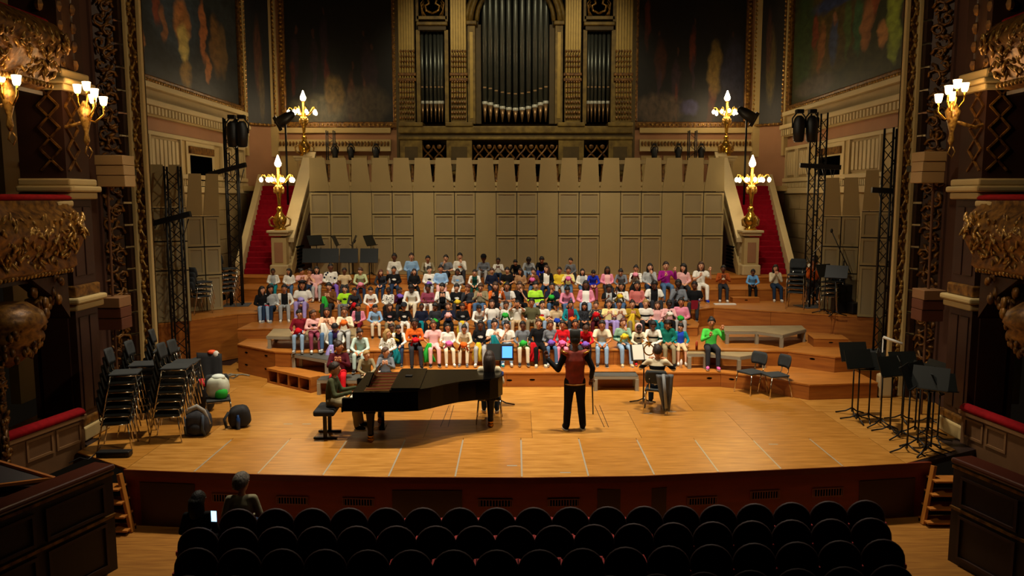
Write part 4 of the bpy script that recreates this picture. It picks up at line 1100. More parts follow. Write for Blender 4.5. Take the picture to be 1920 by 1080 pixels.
stack(318, 822, 0, 7, R90 + .15, 'in the stack beside the grey backpack')
stack(338, 790, 0, 6, R90 + .1, 'in the stack beside the draped black coat')
stack(300, 780, 0, 7, R90 + .3, 'in the stack behind the others')
stack(372, 588, Z3, 4, R90 * 1.6, 'in the riser stack below the pale tower', .12)
stack(418, 576, Z3, 6, R90 * 1.55, 'in the riser stack by the tallest truss', .12)
stack(1492, 578, Z3, 5, -R90 * .3, 'in the riser stack beside the red stairs', .12)
stack(1560, 586, Z3, 4, -R90 * .5, 'in the riser stack by the microphone boom', .12)
p = at_z(1408, 736, 0); chair((p.x, p.y, 0), -R90 + .5, 'black padded chair turned towards the deck, lower of a pair on the stage floor')
p = at_z(1452, 742, 0); chair((p.x, p.y, 0), -R90 + .25, 'black padded chair with winged back, taller looking one of a pair on the stage floor')
p = at_z(411, 792, 0); chair((p.x, p.y, 0), 0.4, 'single black chair holding the green and white bag')
p = at_z(392, 748, 0); chair((p.x, p.y, 0), R90 - .3, 'single black chair under the draped black coat')
PCH = at_z(918, 788, 0); chair((PCH.x, PCH.y - .02, 0), pi, 'black chair of the long haired player behind the piano tail')
MCH = at_z(1231, 772, 0); chair((MCH.x, MCH.y + .05, 0), pi - .25, 'black chair of the player in the striped sweater')

# ================================================================== music stands
def stand_proto(tall=False):
    t = thing('music_stand', 'black music stand', 'music stand')
    MB().tube([(0, 0, .06), (0, 0, 1.0)], [.016, .013], 8).obj('pole', BLKM, t, True)
    for a in range(3):
        MB(Matrix.Rotation(a * 2 * pi / 3 + .3, 4, 'Z')).tube([(0, 0, .13), (.12, 0, .06), (.3, 0, .012)], .013, 6).obj('foot', BLKM, t, True)
    zl = -.2 if tall else -.06
    M = Matrix.Translation((0, 0, 1.02)) @ Matrix.Rotation(radians(-12 if tall else -24), 4, 'X')
    d = MB(M).box(-.27, .27, -.006, .006, zl, .28).obj('desk', STAND, t)
    MB(M).box(-.27, .27, -.06, .0, zl - .015, zl).obj('ledge', BLKM, d)
    MB(M).box(-.05, .05, .006, .05, .04, .14).obj('clamp', BLKM, t)
    return t
stand0 = None
def stand(loc, rz, label, group=None, sc=1.0):
    global stand0
    if stand0 is None: stand0 = stand_proto(); o = stand0
    else: o = dup(stand0, loc, rz)
    o.location = loc; o.rotation_euler = (0, 0, rz); o.scale = (1, 1, sc); o['label'] = label
    if group: o['group'] = group
    elif 'group' in o: del o['group']
    return o
p = at_z(1206, 758, 0); stand((p.x, p.y, 0), .15, 'black music stand with white sheets before the striped sweater player', sc=.95)
p = at_z(930, 768, 0); stand((p.x + .08, p.y + .25, 0), 0, 'music stand with tablet before the long haired player', sc=.98)
G = 'music stands crowded by the proscenium'
for (x, y, rz, s_, w) in ((1597, 778, 0.1, 1.1, 'with a square desk nearest the choir risers'), (1607, 790, .2, 1.05, 'with a flat lowered desk at the group edge'), (1628, 788, -.1, 1.0, 'standing between two square desks'), (1650, 800, 1.1, 1.1, 'with its desk turned sideways'), (1690, 822, 1.2, 1.1, '')):
    p = at_z(x, y, 0); stand((p.x, p.y, 0), rz, 'black music stand ' + (w or 'in the crowd by the gilded proscenium'), G, s_)
R_ = random.Random(5)
for (x, y) in ((1668, 812), (1700, 848), (1720, 838), (1715, 812), (1745, 845), (1740, 812), (1757, 830), (1690, 790), (1742, 793), (1735, 852)):
    p = at_z(x, y, 0); stand((p.x, p.y, 0), R_.uniform(-1.5, 1.5), 'black music stand in the crowd by the gilded proscenium', G, R_.uniform(.85, 1.15))
for i_, (x, y, rz, s_) in enumerate(((584, 545, 0, 1.0), (618, 546, .05, 1.0), (654, 549, 0, .98), (692, 549, -.05, .98))):
    o = stand_proto(True); o.location = (xpx(x, 480, 23.2), 23.2, Z4); o.rotation_euler = (0, 0, rz); o.scale = (1, 1, .88); tag(o, 'wide dark desk music stand behind the choir, ' + NTH[i_] + ' from the newel post', 'music stand', 'music stands behind the choir')
for i_, (x, rz) in enumerate(((594, .9), (632, 1.6), (662, -1.3), (696, 1.2))):
    stand((xpx(x, 480, 24.3), 24.3, Z5), rz, 'music stand with raised tilted tray before the shell, ' + NTH[i_] + ' from the newel post', 'music stands with raised trays', 1.0)
for (x, y, rz) in ((332, 680, 1.0), (365, 675, -.8), (385, 672, 1.7)):
    p = at_z(x, y, 0); stand((p.x, p.y, 0), rz, 'black music stand with tilted desk behind the stacked chairs', 'music stands behind the stacked chairs', .85)
for (x, y, rz) in ((1545, 588, .5), (1564, 592, -.6)):
    p = at_z(x, y, Z3); stand((p.x, p.y, Z3), rz, 'dark music stand beside the microphone boom on the riser', 'music stands beside the microphone boom', 1.0)

# ================================================================== grand piano
pn = thing('grand_piano', 'black lacquered concert grand piano with closed lid', 'piano', (-2.90, 13.56, 0), radians(1.5))
near = [(0.16, -.77), (1.0, -.77), (1.25, -.72), (1.45, -.58), (1.65, -.38), (1.9, -.18), (2.2, -.05), (2.45, .02), (2.6, .14), (2.68, .34), (2.68, .56), (2.6, .7), (2.45, .77)]
outl = near + [(0.16, .77)]
bevel(MB().prism(outl, .585, .925).obj('rim', PIANO, pn), .012)
lidp = [(.78, -.79), (1.0, -.79), (1.26, -.74), (1.47, -.6), (1.67, -.4), (1.92, -.2), (2.22, -.07), (2.47, 0), (2.62, .12), (2.7, .33), (2.7, .57), (2.62, .72), (2.46, .79), (.78, .79)]
bevel(MB().prism(lidp, .935, .962).obj('lid', PIANO, pn), .006)
bevel(MB().box(.80, 1.28, -.74, .79, .964, .986).obj('lid_front_flap', PIANO, pn), .005)
plate = MB().box(.34, .78, -.7, .7, .91, .93).obj('iron_plate', mat('plate_gold', '#5c3a12', .4, .7), pn)
for k in range(6): MB().beam((.36, -.6 + k * .24, .935), (.77, -.55 + k * .23, .935), .014, .012).obj('plate_rib', mat('felt_red', '#7a1a14', .8), plate)
MB().box(0, .18, -.77, .77, .6, .66).obj('key_bed', PIANO, pn)
for s_ in (-1, 1): bevel(MB().box(-.02, .2, s_ * .72 - .05, s_ * .72 + .05, .6, .82).obj('cheek', PIANO, pn), .02)
bevel(MB().box(-.03, .0, -.77, .77, .585, .675).obj('key_slip', PIANO, pn), .006)
MB().box(.16, .2, -.7, .7, .66, .9).obj('fallboard', PIANO, pn)
kw = MB().box(0, .146, -.0112, .0112, 0, .022).mesh('white_key'); kw.materials.append(mat('ivory', '#e6e0cf', .3))
kb = MB().box(.055, .146, -.006, .006, .022, .036).mesh('black_key'); kb.materials.append(BLKP)
kbd = MB().box(.005, .15, -.63, .63, .66, .664).obj('keyboard', BLKP, pn)
for i in range(52):
    link('white_key', kw, kbd, (.005, -.612 + i * .024, .664))
    if i % 7 in (0, 2, 3, 5, 6) and i < 51: link('black_key', kb, kbd, (.005, -.6 + i * .024, .664))
M = Matrix.Translation((.36, 0, .93)) @ Matrix.Rotation(radians(22), 4, 'Y')
bevel(MB(M).box(0, .02, -.42, .42, 0, .26).obj('music_desk', PIANO, pn), .005)
MB(M).box(-.03, .0, -.42, .42, 0, .02).obj('desk_ledge', PIANO, pn)
for (x, y) in ((.42, -.56), (.42, .58), (2.46, .26)):
    lg = MB().lathe([(.05, .1), (.055, .16), (.05, .2), (.072, .44), (.082, .52), (.082, .585)], 12, (x, y, 0)).obj('leg', PIANO, pn, True)
    bevel(MB().box(x - .1, x + .1, y - .1, y + .1, .52, .585).obj('leg_block', PIANO, lg), .01)
    MB().tube([(x, y - .03, .055), (x, y + .03, .055)], .055, 12).obj('caster', BRASS, lg, True)
    MB().lathe([(.045, .08), (.055, .1), (.05, .15)], 10, (x, y, 0)).obj('caster_cup', BRASS, lg, True)
ly = MB().box(.5, .6, -.14, .14, .08, .13).obj('pedal_lyre', PIANO, pn)
for y in (-.09, -.03, .03, .09): MB().tube([(.55, y, .12), (.55, y * 1.2, .59)], .012, 7).obj('lyre_rod', PIANO, ly, True)
for y in (-.08, 0, .08): MB().box(.38, .52, y - .018, y + .018, .07, .085).obj('pedal', BRASS, ly)
# things on the piano
o = MB().box(-.06, .06, -.05, .05, 0, .012).obj('phone', BLKP); o.location = (-1.9, 13.75, .987); tag(o, 'small black device lying on the piano lid', 'device')
# bench
bn = thing('piano_bench', 'black padded piano bench on two T shaped legs', 'bench', (-3.3, 13.42, 0), radians(2))
bevel(MB().box(-.18, .18, -.32, .32, .42, .52).obj('cushion', BLKF, bn), .03)
for y in (-.2, .2):
    MB().box(-.03, .03, y - .03, y + .03, .03, .42).obj('leg', BLKM, bn); MB().box(-.2, .2, y - .03, y + .03, 0, .03).obj('foot', BLKM, bn)

# ================================================================== trusses and lights
def truss(label, px, py, zb, ptop, w=.3, rz=.2):
    p = at_z(px, py, zb); zt = at_y(px, ptop, p.y).z
    t = thing('lighting_truss', label, 'truss', (p.x, p.y, zb), rz)
    h = zt - zb; a = w / 2
    for sx in (-1, 1):
        for sy in (-1, 1): MB().tube([(sx * a, sy * a, 0), (sx * a, sy * a, h)], .024, 8).obj('chord', BLKM, t, True)
    lc = MB(); z = 0.05; k = 0
    while z < h - .3:
        for (p0, p1) in (((-a, -a), (a, -a)), ((a, -a), (a, a)), ((a, a), (-a, a)), ((-a, a), (-a, -a))):
            q0, q1 = (p0, p1) if k % 2 else (p1, p0)
            lc.tube([(q0[0], q0[1], z), (q1[0], q1[1], z + .28)], .011, 5)
        z += .28; k += 1
    lc.obj('lacing', BLKM, t)
    bevel(MB().box(-.35, .35, -.35, .35, 0, .015).obj('base_plate', CASEG, t), .004)
    return p, zt
def lamp(label, loc, rx=0, rz=0, big=True, group=None):
    t = thing('stage_light', label, 'stage light', loc, rz, group); t.rotation_euler = (rx, 0, rz)
    k = 1 if big else .7
    MB().lathe([(.05 * k, -.36 * k), (.13 * k, -.34 * k), (.15 * k, -.1 * k), (.16 * k, .1 * k), (.12 * k, .26 * k), (.06 * k, .32 * k)], 14).obj('housing', BLKP, t, True)
    for s_ in (-1, 1): MB().tube([(s_ * .17 * k, 0, 0), (s_ * .18 * k, 0, .25 * k), (s_ * .05 * k, 0, .42 * k)], .02, 6).obj('yoke', BLKM, t, True)
    MB().lathe([(.11 * k, -.37 * k), (.11 * k, -.355 * k)], 14).obj('lens', mat('lens_dark', '#1a2024', .1), t, True)
    MB().box(-.09 * k, .09 * k, -.09 * k, .09 * k, .38 * k, .48 * k).obj('clamp', BLKM, t)
    return t
for lab, px, py, zb, pt, lamps in (
        ('tall black truss on the stage floor behind the stacked chairs', 342, 700, 0, 312, ()),
        ('tallest black truss beside the carpeted stairs and stacked riser chairs', 445, 572, Z3, 222, ((436, 250), (454, 250))),
        ('tall black truss beside the carpeted stairs and microphone boom', 1521, 575, Z3, 212, ((1498, 240), (1522, 240))),
        ('wide black truss standing next to the gilded strip on the riser', 1656, 660, Z2, 240, ())):
    p, zt = truss(lab, px, py, zb, pt)
    for i_, q in enumerate(lamps):
        l = at_y(q[0], q[1], p.y - .35); nearer = (i_ == 1) == (px < 960)
        lamp('black moving head lamp on the truss by the ' + ('stacked riser chairs' if px < 960 else 'microphone boom') + ', ' + ('nearer the stairs' if nearer else 'nearer the side wall'), l, 0, 0, True, 'moving heads on the ' + ('chair side truss' if px < 960 else 'boom side truss'))
    cb = thing('cable_bracket', 'dark cross bracket with cables on the ' + lab, 'bracket', (p.x, p.y - .22, 0))
    cb['label'] = 'dark cross bracket with hanging cables, ' + {342: 'truss behind stacked chairs', 445: 'tallest truss', 1521: 'truss by microphone boom', 1656: 'truss next to gilded strip'}[px]
    yb = {342: 410, 445: 318, 1521: 312, 1656: 358}[px]; zc = at_y(px, yb, p.y).z; sgn = -1 if px in (342, 445) else 1
    MB().beam((-.55, 0, zc - .08 * sgn * -1 - .06), (.5, -.1, zc + .08 * sgn * -1 + .04), .1, .12).obj('bar', BLKP, cb)
    for k in range(4): MB().tube([(-.4 + k * .22, 0, zc), (-.35 + k * .22, -.05, zc - .22 - .05 * k), (-.25 + k * .22, 0, zc)], .015, 5).obj('cable', BLKM, cb, True)
    MB().tube([(.02, 0, zc), (.02, 0, zc + .45)], .018, 6).obj('hook', BLKM, cb, True)
# small trusses and moving heads above the shell
for px, lab in ((620, 'short black truss rising behind the shell beside the dark night mural'), (1298, 'short black truss rising behind the shell beside the dancing mural')):
    t = thing('lighting_truss', lab, 'truss', (xpx(px, 270, 29.2), 29.2, 4.58)); zt = zpx(245, 29.2) - 4.58
    for sx in (-1, 1):
        for sy in (-1, 1): MB().tube([(sx * .13, sy * .13, 0), (sx * .13, sy * .13, zt)], .022, 7).obj('chord', BLKM, t, True)
    lc = MB()
    for k in range(9): lc.beam((-.13 if k % 2 else .13, -.13, k * .21), (.13 if k % 2 else -.13, -.13, k * .21 + .21), .016)
    lc.obj('lacing', BLKM, t)
for i_, px in enumerate((628, 658, 705, 1227, 1272, 1315)):
    l = at_y(px, 282, 28.65); l.z = 5.5 + .262; lamp('black moving head lamp on the gallery rail, ' + NTH[i_] + ' from the night mural end', l, 0, 0, False, 'moving heads above the shell')
for px, py, zb_, rz, lab in ((535, 228, None, .9, 'black spotlight tilted on a tall pole beside the night mural'), (1400, 220, None, -.9, 'black spotlight tilted on a tall pole beside the dancing mural')):
    q = at_y(px, py, 27.6); t = thing('pole_spotlight', lab, 'stage light', (q.x, q.y, 0))
    MB().tube([(0, 0, 3.6), (0, 0, q.z)], .035, 8).obj('pole', BLKM, t, True)
    M = Matrix.Translation((0, 0, q.z + .1)) @ Matrix.Rotation(rz * 1.2, 4, 'Y') @ Matrix.Rotation(.3, 4, 'X')
    MB(M).lathe([(.14, -.3), (.2, -.25), (.18, .1), (.12, .35), (.05, .4)], 12).obj('housing', BLKP, t, True)
    MB(M).box(-.26, .26, -.02, .02, -.42, -.28).obj('barn_door', BLKM, t)
    MB().lathe([(.2, 3.5), (.2, 3.56), (.05, 3.62)], 10).obj('foot', BLKM, t)
# boom microphone
p = at_z(1578, 585, Z3); t = thing('microphone_boom', 'black microphone boom stand leaning over the stacked riser chairs', 'microphone stand', p)
MB().tube([(0, 0, 0), (0, 0, 1.35)], .016, 7).obj('pole', BLKM, t, True); MB().tube([(.2, 0, 1.0), (-.35, 0, 2.1)], .013, 7).obj('boom', BLKM, t, True); MB().ell((-.36, 0, 2.13), (.035, .035, .06)).obj('microphone', BLKP, t, True); MB().lathe([(.17, 0), (.17, .02), (.02, .03)], 12).obj('foot', BLKM, t)
# cases beside it
for px, py, w, h, lab in ((1583, 588, .42, .75, 'upright black case on the riser beside the framed acoustic tower'), (1608, 590, .3, .3, 'small black floor lamp case at the riser edge')):
    p = at_z(px, py, Z3); t = thing('equipment_case', lab, 'case', p, .2)
    bevel(MB().box(-w / 2, w / 2, 0, .3, .02, h).obj('body', BLKP, t), .02); MB().box(-w * .3, w * .3, -.02, 0, h * .7, h * .76).obj('handle', BLKM, t)
    for s_ in (-1, 1): MB().box(s_ * w * .35 - .03, s_ * w * .35 + .03, .05, .25, 0, .02).obj('foot', BLKM, t)

# ================================================================== bags, coats, small things
def lump(name, label, cat, loc, size, m, seed, rz=0, amp=.25, parts=()):
    t = thing(name, label, cat, loc, rz)
    mb = MB(); mb.ell((0, 0, size[2]), size, 18, 12)
    mb.v = [tuple(Vector(v) + Vector((v[0], v[1], v[2] - size[2])).normalized() * amp * min(size) * noise.noise(Vector(v) * 9 + Vector((seed, 0, 0)))) for v in mb.v]
    sq = lambda q, r: (abs(q / r) ** .62) * r * (1 if q > 0 else -1)
    mb.v = [(sq(v[0], size[0]) * (1 - .25 * max(v[2] - size[2], 0) / size[2]), sq(v[1], size[1]), max(size[2] + sq(v[2] - size[2], size[2]), 0.0)) for v in mb.v]
    mb.obj('body', m, t, True)
    return t
p = at_z(372, 815, 0)
bp = lump('backpack', 'grey and black backpack slumped on the floor against the stacked chairs', 'bag', (p.x, p.y, 0), (.23, .17, .23), mat('pack_grey', '#34343a', .8, var=.4, vscale=7, col2='#14141a'), 1)
MB().ell((0, -.13, .15), (.14, .07, .12), 12, 8).obj('front_pocket', mat('pack_dark', '#1b1d22', .8), bp, True)
for s_ in (-1, 1): MB().tube([(s_ * .1, -.05, .44), (s_ * .16, -.17, .35), (s_ * .15, -.19, .15), (s_ * .17, -.12, .02)], [(.025, .008)] * 4, 6).obj('strap', mat('strap_blue', '#3a4656', .8), bp, True)
MB().tube([(-.2, 0, .2), (-.12, -.1, .46), (.02, -.05, .52), (.14, -.08, .45), (.2, -.02, .2)], [(.05, .03)] * 5, 8).obj('jacket', mat('jacket_grey', '#9a968c', .9), bp, True)
p = at_z(411, 792, 0)
gb = lump('tote_bag', 'green and white drawstring bag heaped on a single chair', 'bag', (p.x, p.y, .48), (.2, .15, .2), mat('bag_white', '#d6dcc8', .8, var=.25, vscale=6), 3)
MB().ell((.08, -.07, .1), (.13, .1, .13), 12, 8).obj('green_panel', mat('bag_green', '#22b838', .7), gb, True)
MB().ell((.02, .0, .38), (.13, .1, .06), 10, 6).obj('white_top', mat('bag_top', '#e6f2ea', .8), gb, True)
p = at_z(450, 800, 0)
b2 = lump('backpack', 'black backpack with blue bottle lying on the open floor', 'bag', (p.x, p.y, 0), (.2, .15, .2), mat('pack_black', '#141518', .75), 6, .3)
MB().lathe([(.035, 0), (.035, .2), (.02, .22), (.02, .26)], 10, (-.02, -.17, .0)).obj('bottle', mat('bottle_blue', '#1c3c70', .3), b2, True)
MB().tube([(-.18, -.05, .3), (-.26, -.1, .18), (-.22, -.14, .03)], [(.025, .01)] * 3, 6).obj('strap', BLKF, b2, True)
p = at_z(385, 770, 0)
rb = lump('backpack', 'black backpack with red top flap beside the draped coat', 'bag', (p.x, p.y, .0), (.19, .15, .3), mat('pack_black', '#141518', .75), 9)
MB().ell((.03, -.02, .56), (.14, .12, .07), 12, 7, Euler((0, .5, 0)).to_matrix()).obj('red_flap', mat('flap_red', '#d01c30', .7), rb, True)
# coat draped over a chair
p = at_z(392, 748, 0)
ct = thing('draped_coat', 'long black coat draped over a chair with an orange lining', 'coat', (p.x + .1, p.y + .05, 0), -.2)
vs, fs = [], []
for i in range(13):
    for j in range(9):
        u, v = i / 12, j / 8
        x = -.28 + .56 * u + .14 * v; z = .98 - .75 * v - .06 * sin(u * 9) * v; y = -.12 - .25 * v + .04 * sin(u * 14) * v
        vs.append((x, y, z))
for i in range(12):
    for j in range(8): fs.append((i * 9 + j, (i + 1) * 9 + j, (i + 1) * 9 + j + 1, i * 9 + j + 1))
o = MB().add(vs, fs).obj('coat_body', BLKF, ct, True); o.modifiers.new('s', 'SOLIDIFY').thickness = .03
MB().ell((.05, -.1, 1.0), (.1, .08, .05), 10, 6).obj('lining', mat('lining_orange', '#e0501c', .7), ct, True); MB().ell((.16, -.13, .95), (.07, .05, .09), 10, 6).obj('white_scarf', WHITE, ct, True)
# floor box, cables, towel
p = at_z(215, 856, 0); t = thing('floor_box', 'flat black floor box before the front chair stack', 'box', p, .05); bevel(MB().box(-.26, .26, -.08, .08, .01, .1).obj('body', BLKP, t), .015); MB().box(-.2, .2, -.085, -.08, .03, .08).obj('front_plate', BLKM, t)
for s_ in (-1, 1): MB().box(s_ * .2 - .02, s_ * .2 + .02, -.06, .06, 0, .01).obj('foot', BLKP, t)
def cable(label, pts, m, z=0, r=.012):
    o = MB().tube([at_z(x, y, z + r) for x, y in pts], r, 6).obj('floor_cable', m, None, True); tag(o, label, 'cable')
cable('grey cable coil on the floor at the drawer front', ((420, 706), (432, 701), (446, 704), (438, 709), (424, 707), (435, 703), (455, 702), (468, 704)), mat('cable_grey', '#7c7868', .6), 0, .018)
cable('thin dark cable along the box parapet', ((130, 868), (150, 858), (165, 862), (180, 850), (188, 838)), BLKM, 0, .01)
cable('dark cable between the crowded music stands', ((1640, 780), (1660, 800), (1700, 815), (1760, 835)), BLKM, 0, .012)
p = at_z(1673, 738, 0); t = thing('white_rail', 'white metal barrier rail fixed across the gilded strip', 'rail', (0, 0, 0))
a, b = at_y(1656, 632, 15.8), at_y(1692, 645, 15.6); MB().tube([a, b], .03, 8).obj('bar', WHITE, t, True); MB().tube([a, (a.x, a.y, 0)], .012, 6).obj('post', WHITE, t, True)
# paper on the stand, tablet
p = at_z(1206, 758, 0)
M = Matrix.Translation((p.x, p.y, 1.02 * .95)) @ Matrix.Rotation(.15, 4, 'Z') @ Matrix.Rotation(radians(-24), 4, 'X')
for k, (x, c) in enumerate(((-.12, ''), (.12, ''))):
    o = MB(M).box(x - .11, x + .11, -.012, -.008, -.05, .26).obj('sheet_music', PAPER); tag(o, 'white sheet of music on the stand before the striped sweater player', 'sheet music', 'sheets on the player stand')
p = at_z(930, 768, 0)
M = Matrix.Translation((p.x + .2, p.y + .22, 1.02)) @ Matrix.Rotation(radians(-20), 4, 'X')
t = thing('tablet', 'tablet with glowing blue screen on the music stand behind the piano', 'tablet')
bevel(MB(M).box(-.11, .15, -.02, -.008, -.06, .24).obj('case', BLKP, t), .006); MB(M).box(-.08, .12, -.0225, -.02, -.03, .2).obj('screen', SCREEN, t)
p = at_z(1277, 690, Z1)
for px, py, c, lab in ((1277, 690, '#d8d4cc', 'small white bottle standing on the lowest riser'), (1306, 655, '#a03c18', 'small orange bottle on the deck beside the green cardigan')):
    q = at_z(px, py, Z1 if py > 680 else Z2); o = MB().lathe([(.03, 0), (.03, .16), (.015, .18), (.015, .2)], 10).obj('water_bottle', mat('b' + c, c, .4), None, True); o.location = q; tag(o, lab, 'bottle')
o = MB().box(-.3, .3, -.08, .08, 0, .03).obj('white_board', WHITE); o.location = at_z(1359, 571, Z3); tag(o, 'white board on the riser under the feet in white sneakers', 'board')
# ================================================================== people
def remesh(mb, voxel, smooth=4, name='body'):
    me = mb.mesh('raw'); o = bpy.data.objects.new('raw', me); COL.objects.link(o)
    r = o.modifiers.new('r', 'REMESH'); r.mode = 'VOXEL'; r.voxel_size = voxel; r.use_smooth_shade = True
    if smooth:
        s = o.modifiers.new('s', 'SMOOTH'); s.factor = .5; s.iterations = smooth
    dg = bpy.context.evaluated_depsgraph_get()
    out = bpy.data.meshes.new_from_object(o.evaluated_get(dg)); out.name = name
    bpy.data.objects.remove(o); bpy.data.meshes.remove(me)
    out.polygons.foreach_set('use_smooth', [True] * len(out.polygons))
    return out
def join_mesh(me, mb):
    """append low-poly pieces (fingers, nose, ears) to a mesh"""
    bm = bmesh.new(); bm.from_mesh(me); vs = [bm.verts.new(v) for v in mb.v]
    for f in mb.f:
        try: fc = bm.faces.new([vs[i] for i in f]); fc.smooth = True
        except ValueError: pass
    bm.to_mesh(me); bm.free(); return me
V = Vector
def sit_joints(pose='lap', turn='c', drop=.36):
    J = {}
    lean = {'knees': -.10, 'cross': -.03, 'piano': -.03}.get(pose, 0.0)
    J['pel'] = V((0, 0, .1)); J['waist'] = V((0, .005, .22)); J['chest'] = V((0, .0 + lean * .7, .36)); J['neck'] = V((0, .0 + lean, .46)); J['head'] = V((0, -.02 + lean * 1.25, .595 + lean * .15))
    yaw = {'c': 0, 'l': -.6, 'r': .6, 'd': 0, 'L': -1.2, 'R': 1.2}[turn]; pit = {'d': .45}.get(turn, .05) + (.12 if pose == 'knees' else 0)
    J['hrot'] = Euler((pit, 0, yaw), 'XYZ').to_matrix()
    if turn == 'd': J['head'] += V((0, -.035, -.02))
    A = {'lap': ((.2, .0, .22), (.06, -.19, .17), (-.5, -.6, -.35)), 'knees': ((.2, -.14, .22), (.07, -.33, .16), (-.45, -.5, -.6)), 'cross': ((.2, -.06, .22), (-.02, -.17, .21), (-1, -.2, .1)),
         'clap': ((.19, -.1, .24), (.05, -.22, .34), (-.2, -.35, .9)), 'up': ((.24, -.1, .27), (.2, -.2, .47), (.0, -.2, 1)), 'chin': ((.16, -.14, .22), (.04, -.16, .42), (-.2, .1, .9)),
         'apart': ((.22, -.04, .22), (.14, -.24, .17), (0, -.8, -.4)), 'face': ((.2, -.17, .44), (.06, -.18, .56), (-.3, .2, .8)), 'piano': ((.2, -.08, .2), (.15, -.34, .26), (0, -1, -.15)), 'play': ((.26, -.05, .3), (.12, -.28, .4), (-.4, -.7, .3)), 'down': ((.21, .03, .2), (.2, -.12, .06), (0, -.5, -.7))}
    pr = {'wave': ('lap', 'up'), 'chinl': ('cross', 'chin'), 'holdup': ('up', 'clap'), 'chinr': ('chin', 'lap')}.get(pose, (pose, pose))
    for s_, k, pp in ((-1, 'R', pr[1]), (1, 'L', pr[0])):
        e, w, d = A[pp]
        J['sh' + k] = J['neck'] + V((s_ * .135, .005, -.035))
        off = V((0, lean * .6, 0)) if pp not in ('lap', 'apart', 'knees') else V((0, 0, 0))
        J['el' + k] = V((s_ * e[0], e[1] + lean * .5, e[2])); J['wr' + k] = V((s_ * w[0], w[1], w[2])) + off; J['hd' + k] = V((s_ * d[0], d[1], d[2])).normalized()
        if pose == 'cross' and k == 'L': J['wr' + k] += V((0, -.05, .03))
        J['hip' + k] = V((s_ * .07, -.01, .085))
        kz = -drop + .05 + .345
        ky = -sqrt(max(.37 ** 2 - (kz - .085) ** 2, .04)) - .01
        J['kn' + k] = V((s_ * .1, ky, kz)); J['an' + k] = V((s_ * .1, ky - .03 - .03 * (s_ > 0), -drop + .06))
    return J
def stand_joints(pose):
    J = {'pel': V((0, 0, .86)), 'waist': V((0, 0, 1.0)), 'chest': V((0, .01, 1.2)), 'neck': V((0, .015, 1.37)), 'head': V((0, -.01, 1.53)), 'hrot': Euler((.05, 0, 0)).to_matrix()}
    for s_, k in ((-1, 'R'), (1, 'L')):
        J['sh' + k] = J['neck'] + V((s_ * .175, .0, -.05))
        J['hip' + k] = V((s_ * .085, 0, .84)); J['kn' + k] = V((s_ * .11, -.015, .46)); J['an' + k] = V((s_ * .14, .02, .07))
    J['elR'], J['wrR'], J['hdR'] = V((-.29, .05, 1.06)), V((-.3, -.12, .86)), V((0, -.3, -.9)).normalized()
    J['elL'], J['wrL'], J['hdL'] = V((.28, -.02, 1.03)), V((.45, -.12, 1.2)), V((.2, -.2, .95)).normalized()
    return J
BODYC, TOPC, LEGC = {}, {}, {}
def fingers(mb, w, d, s_, k=1.0):
    """palm + four fingers and a thumb from wrist w along d"""
    up = V((0, 0, 1)) if abs(d.z) < .75 else V((0, -1, 0))
    sd = d.cross(up).normalized(); nm = sd.cross(d).normalized()
    c = w + d * .035 * k
    for i, (o, L) in enumerate(((-.021, .038), (-.007, .046), (.008, .044), (.021, .034))):
        b = w + d * .062 * k + sd * o * k
        p1 = b + d * L * .55 * k - nm * .006; p2 = b + d * L * .95 * k - nm * .024 * k
        mb.tube([b - d * .015, p1, p2], [.0078 * k, .0072 * k, .006 * k], 5)
    tb = w + d * .025 * k - sd * s_ * .024 * k
    mb.tube([tb, tb + (d * .6 - sd * s_).normalized() * .026 * k, tb + (d - sd * s_ * .5).normalized() * .048 * k], [.0095 * k, .0085 * k, .007 * k], 5)
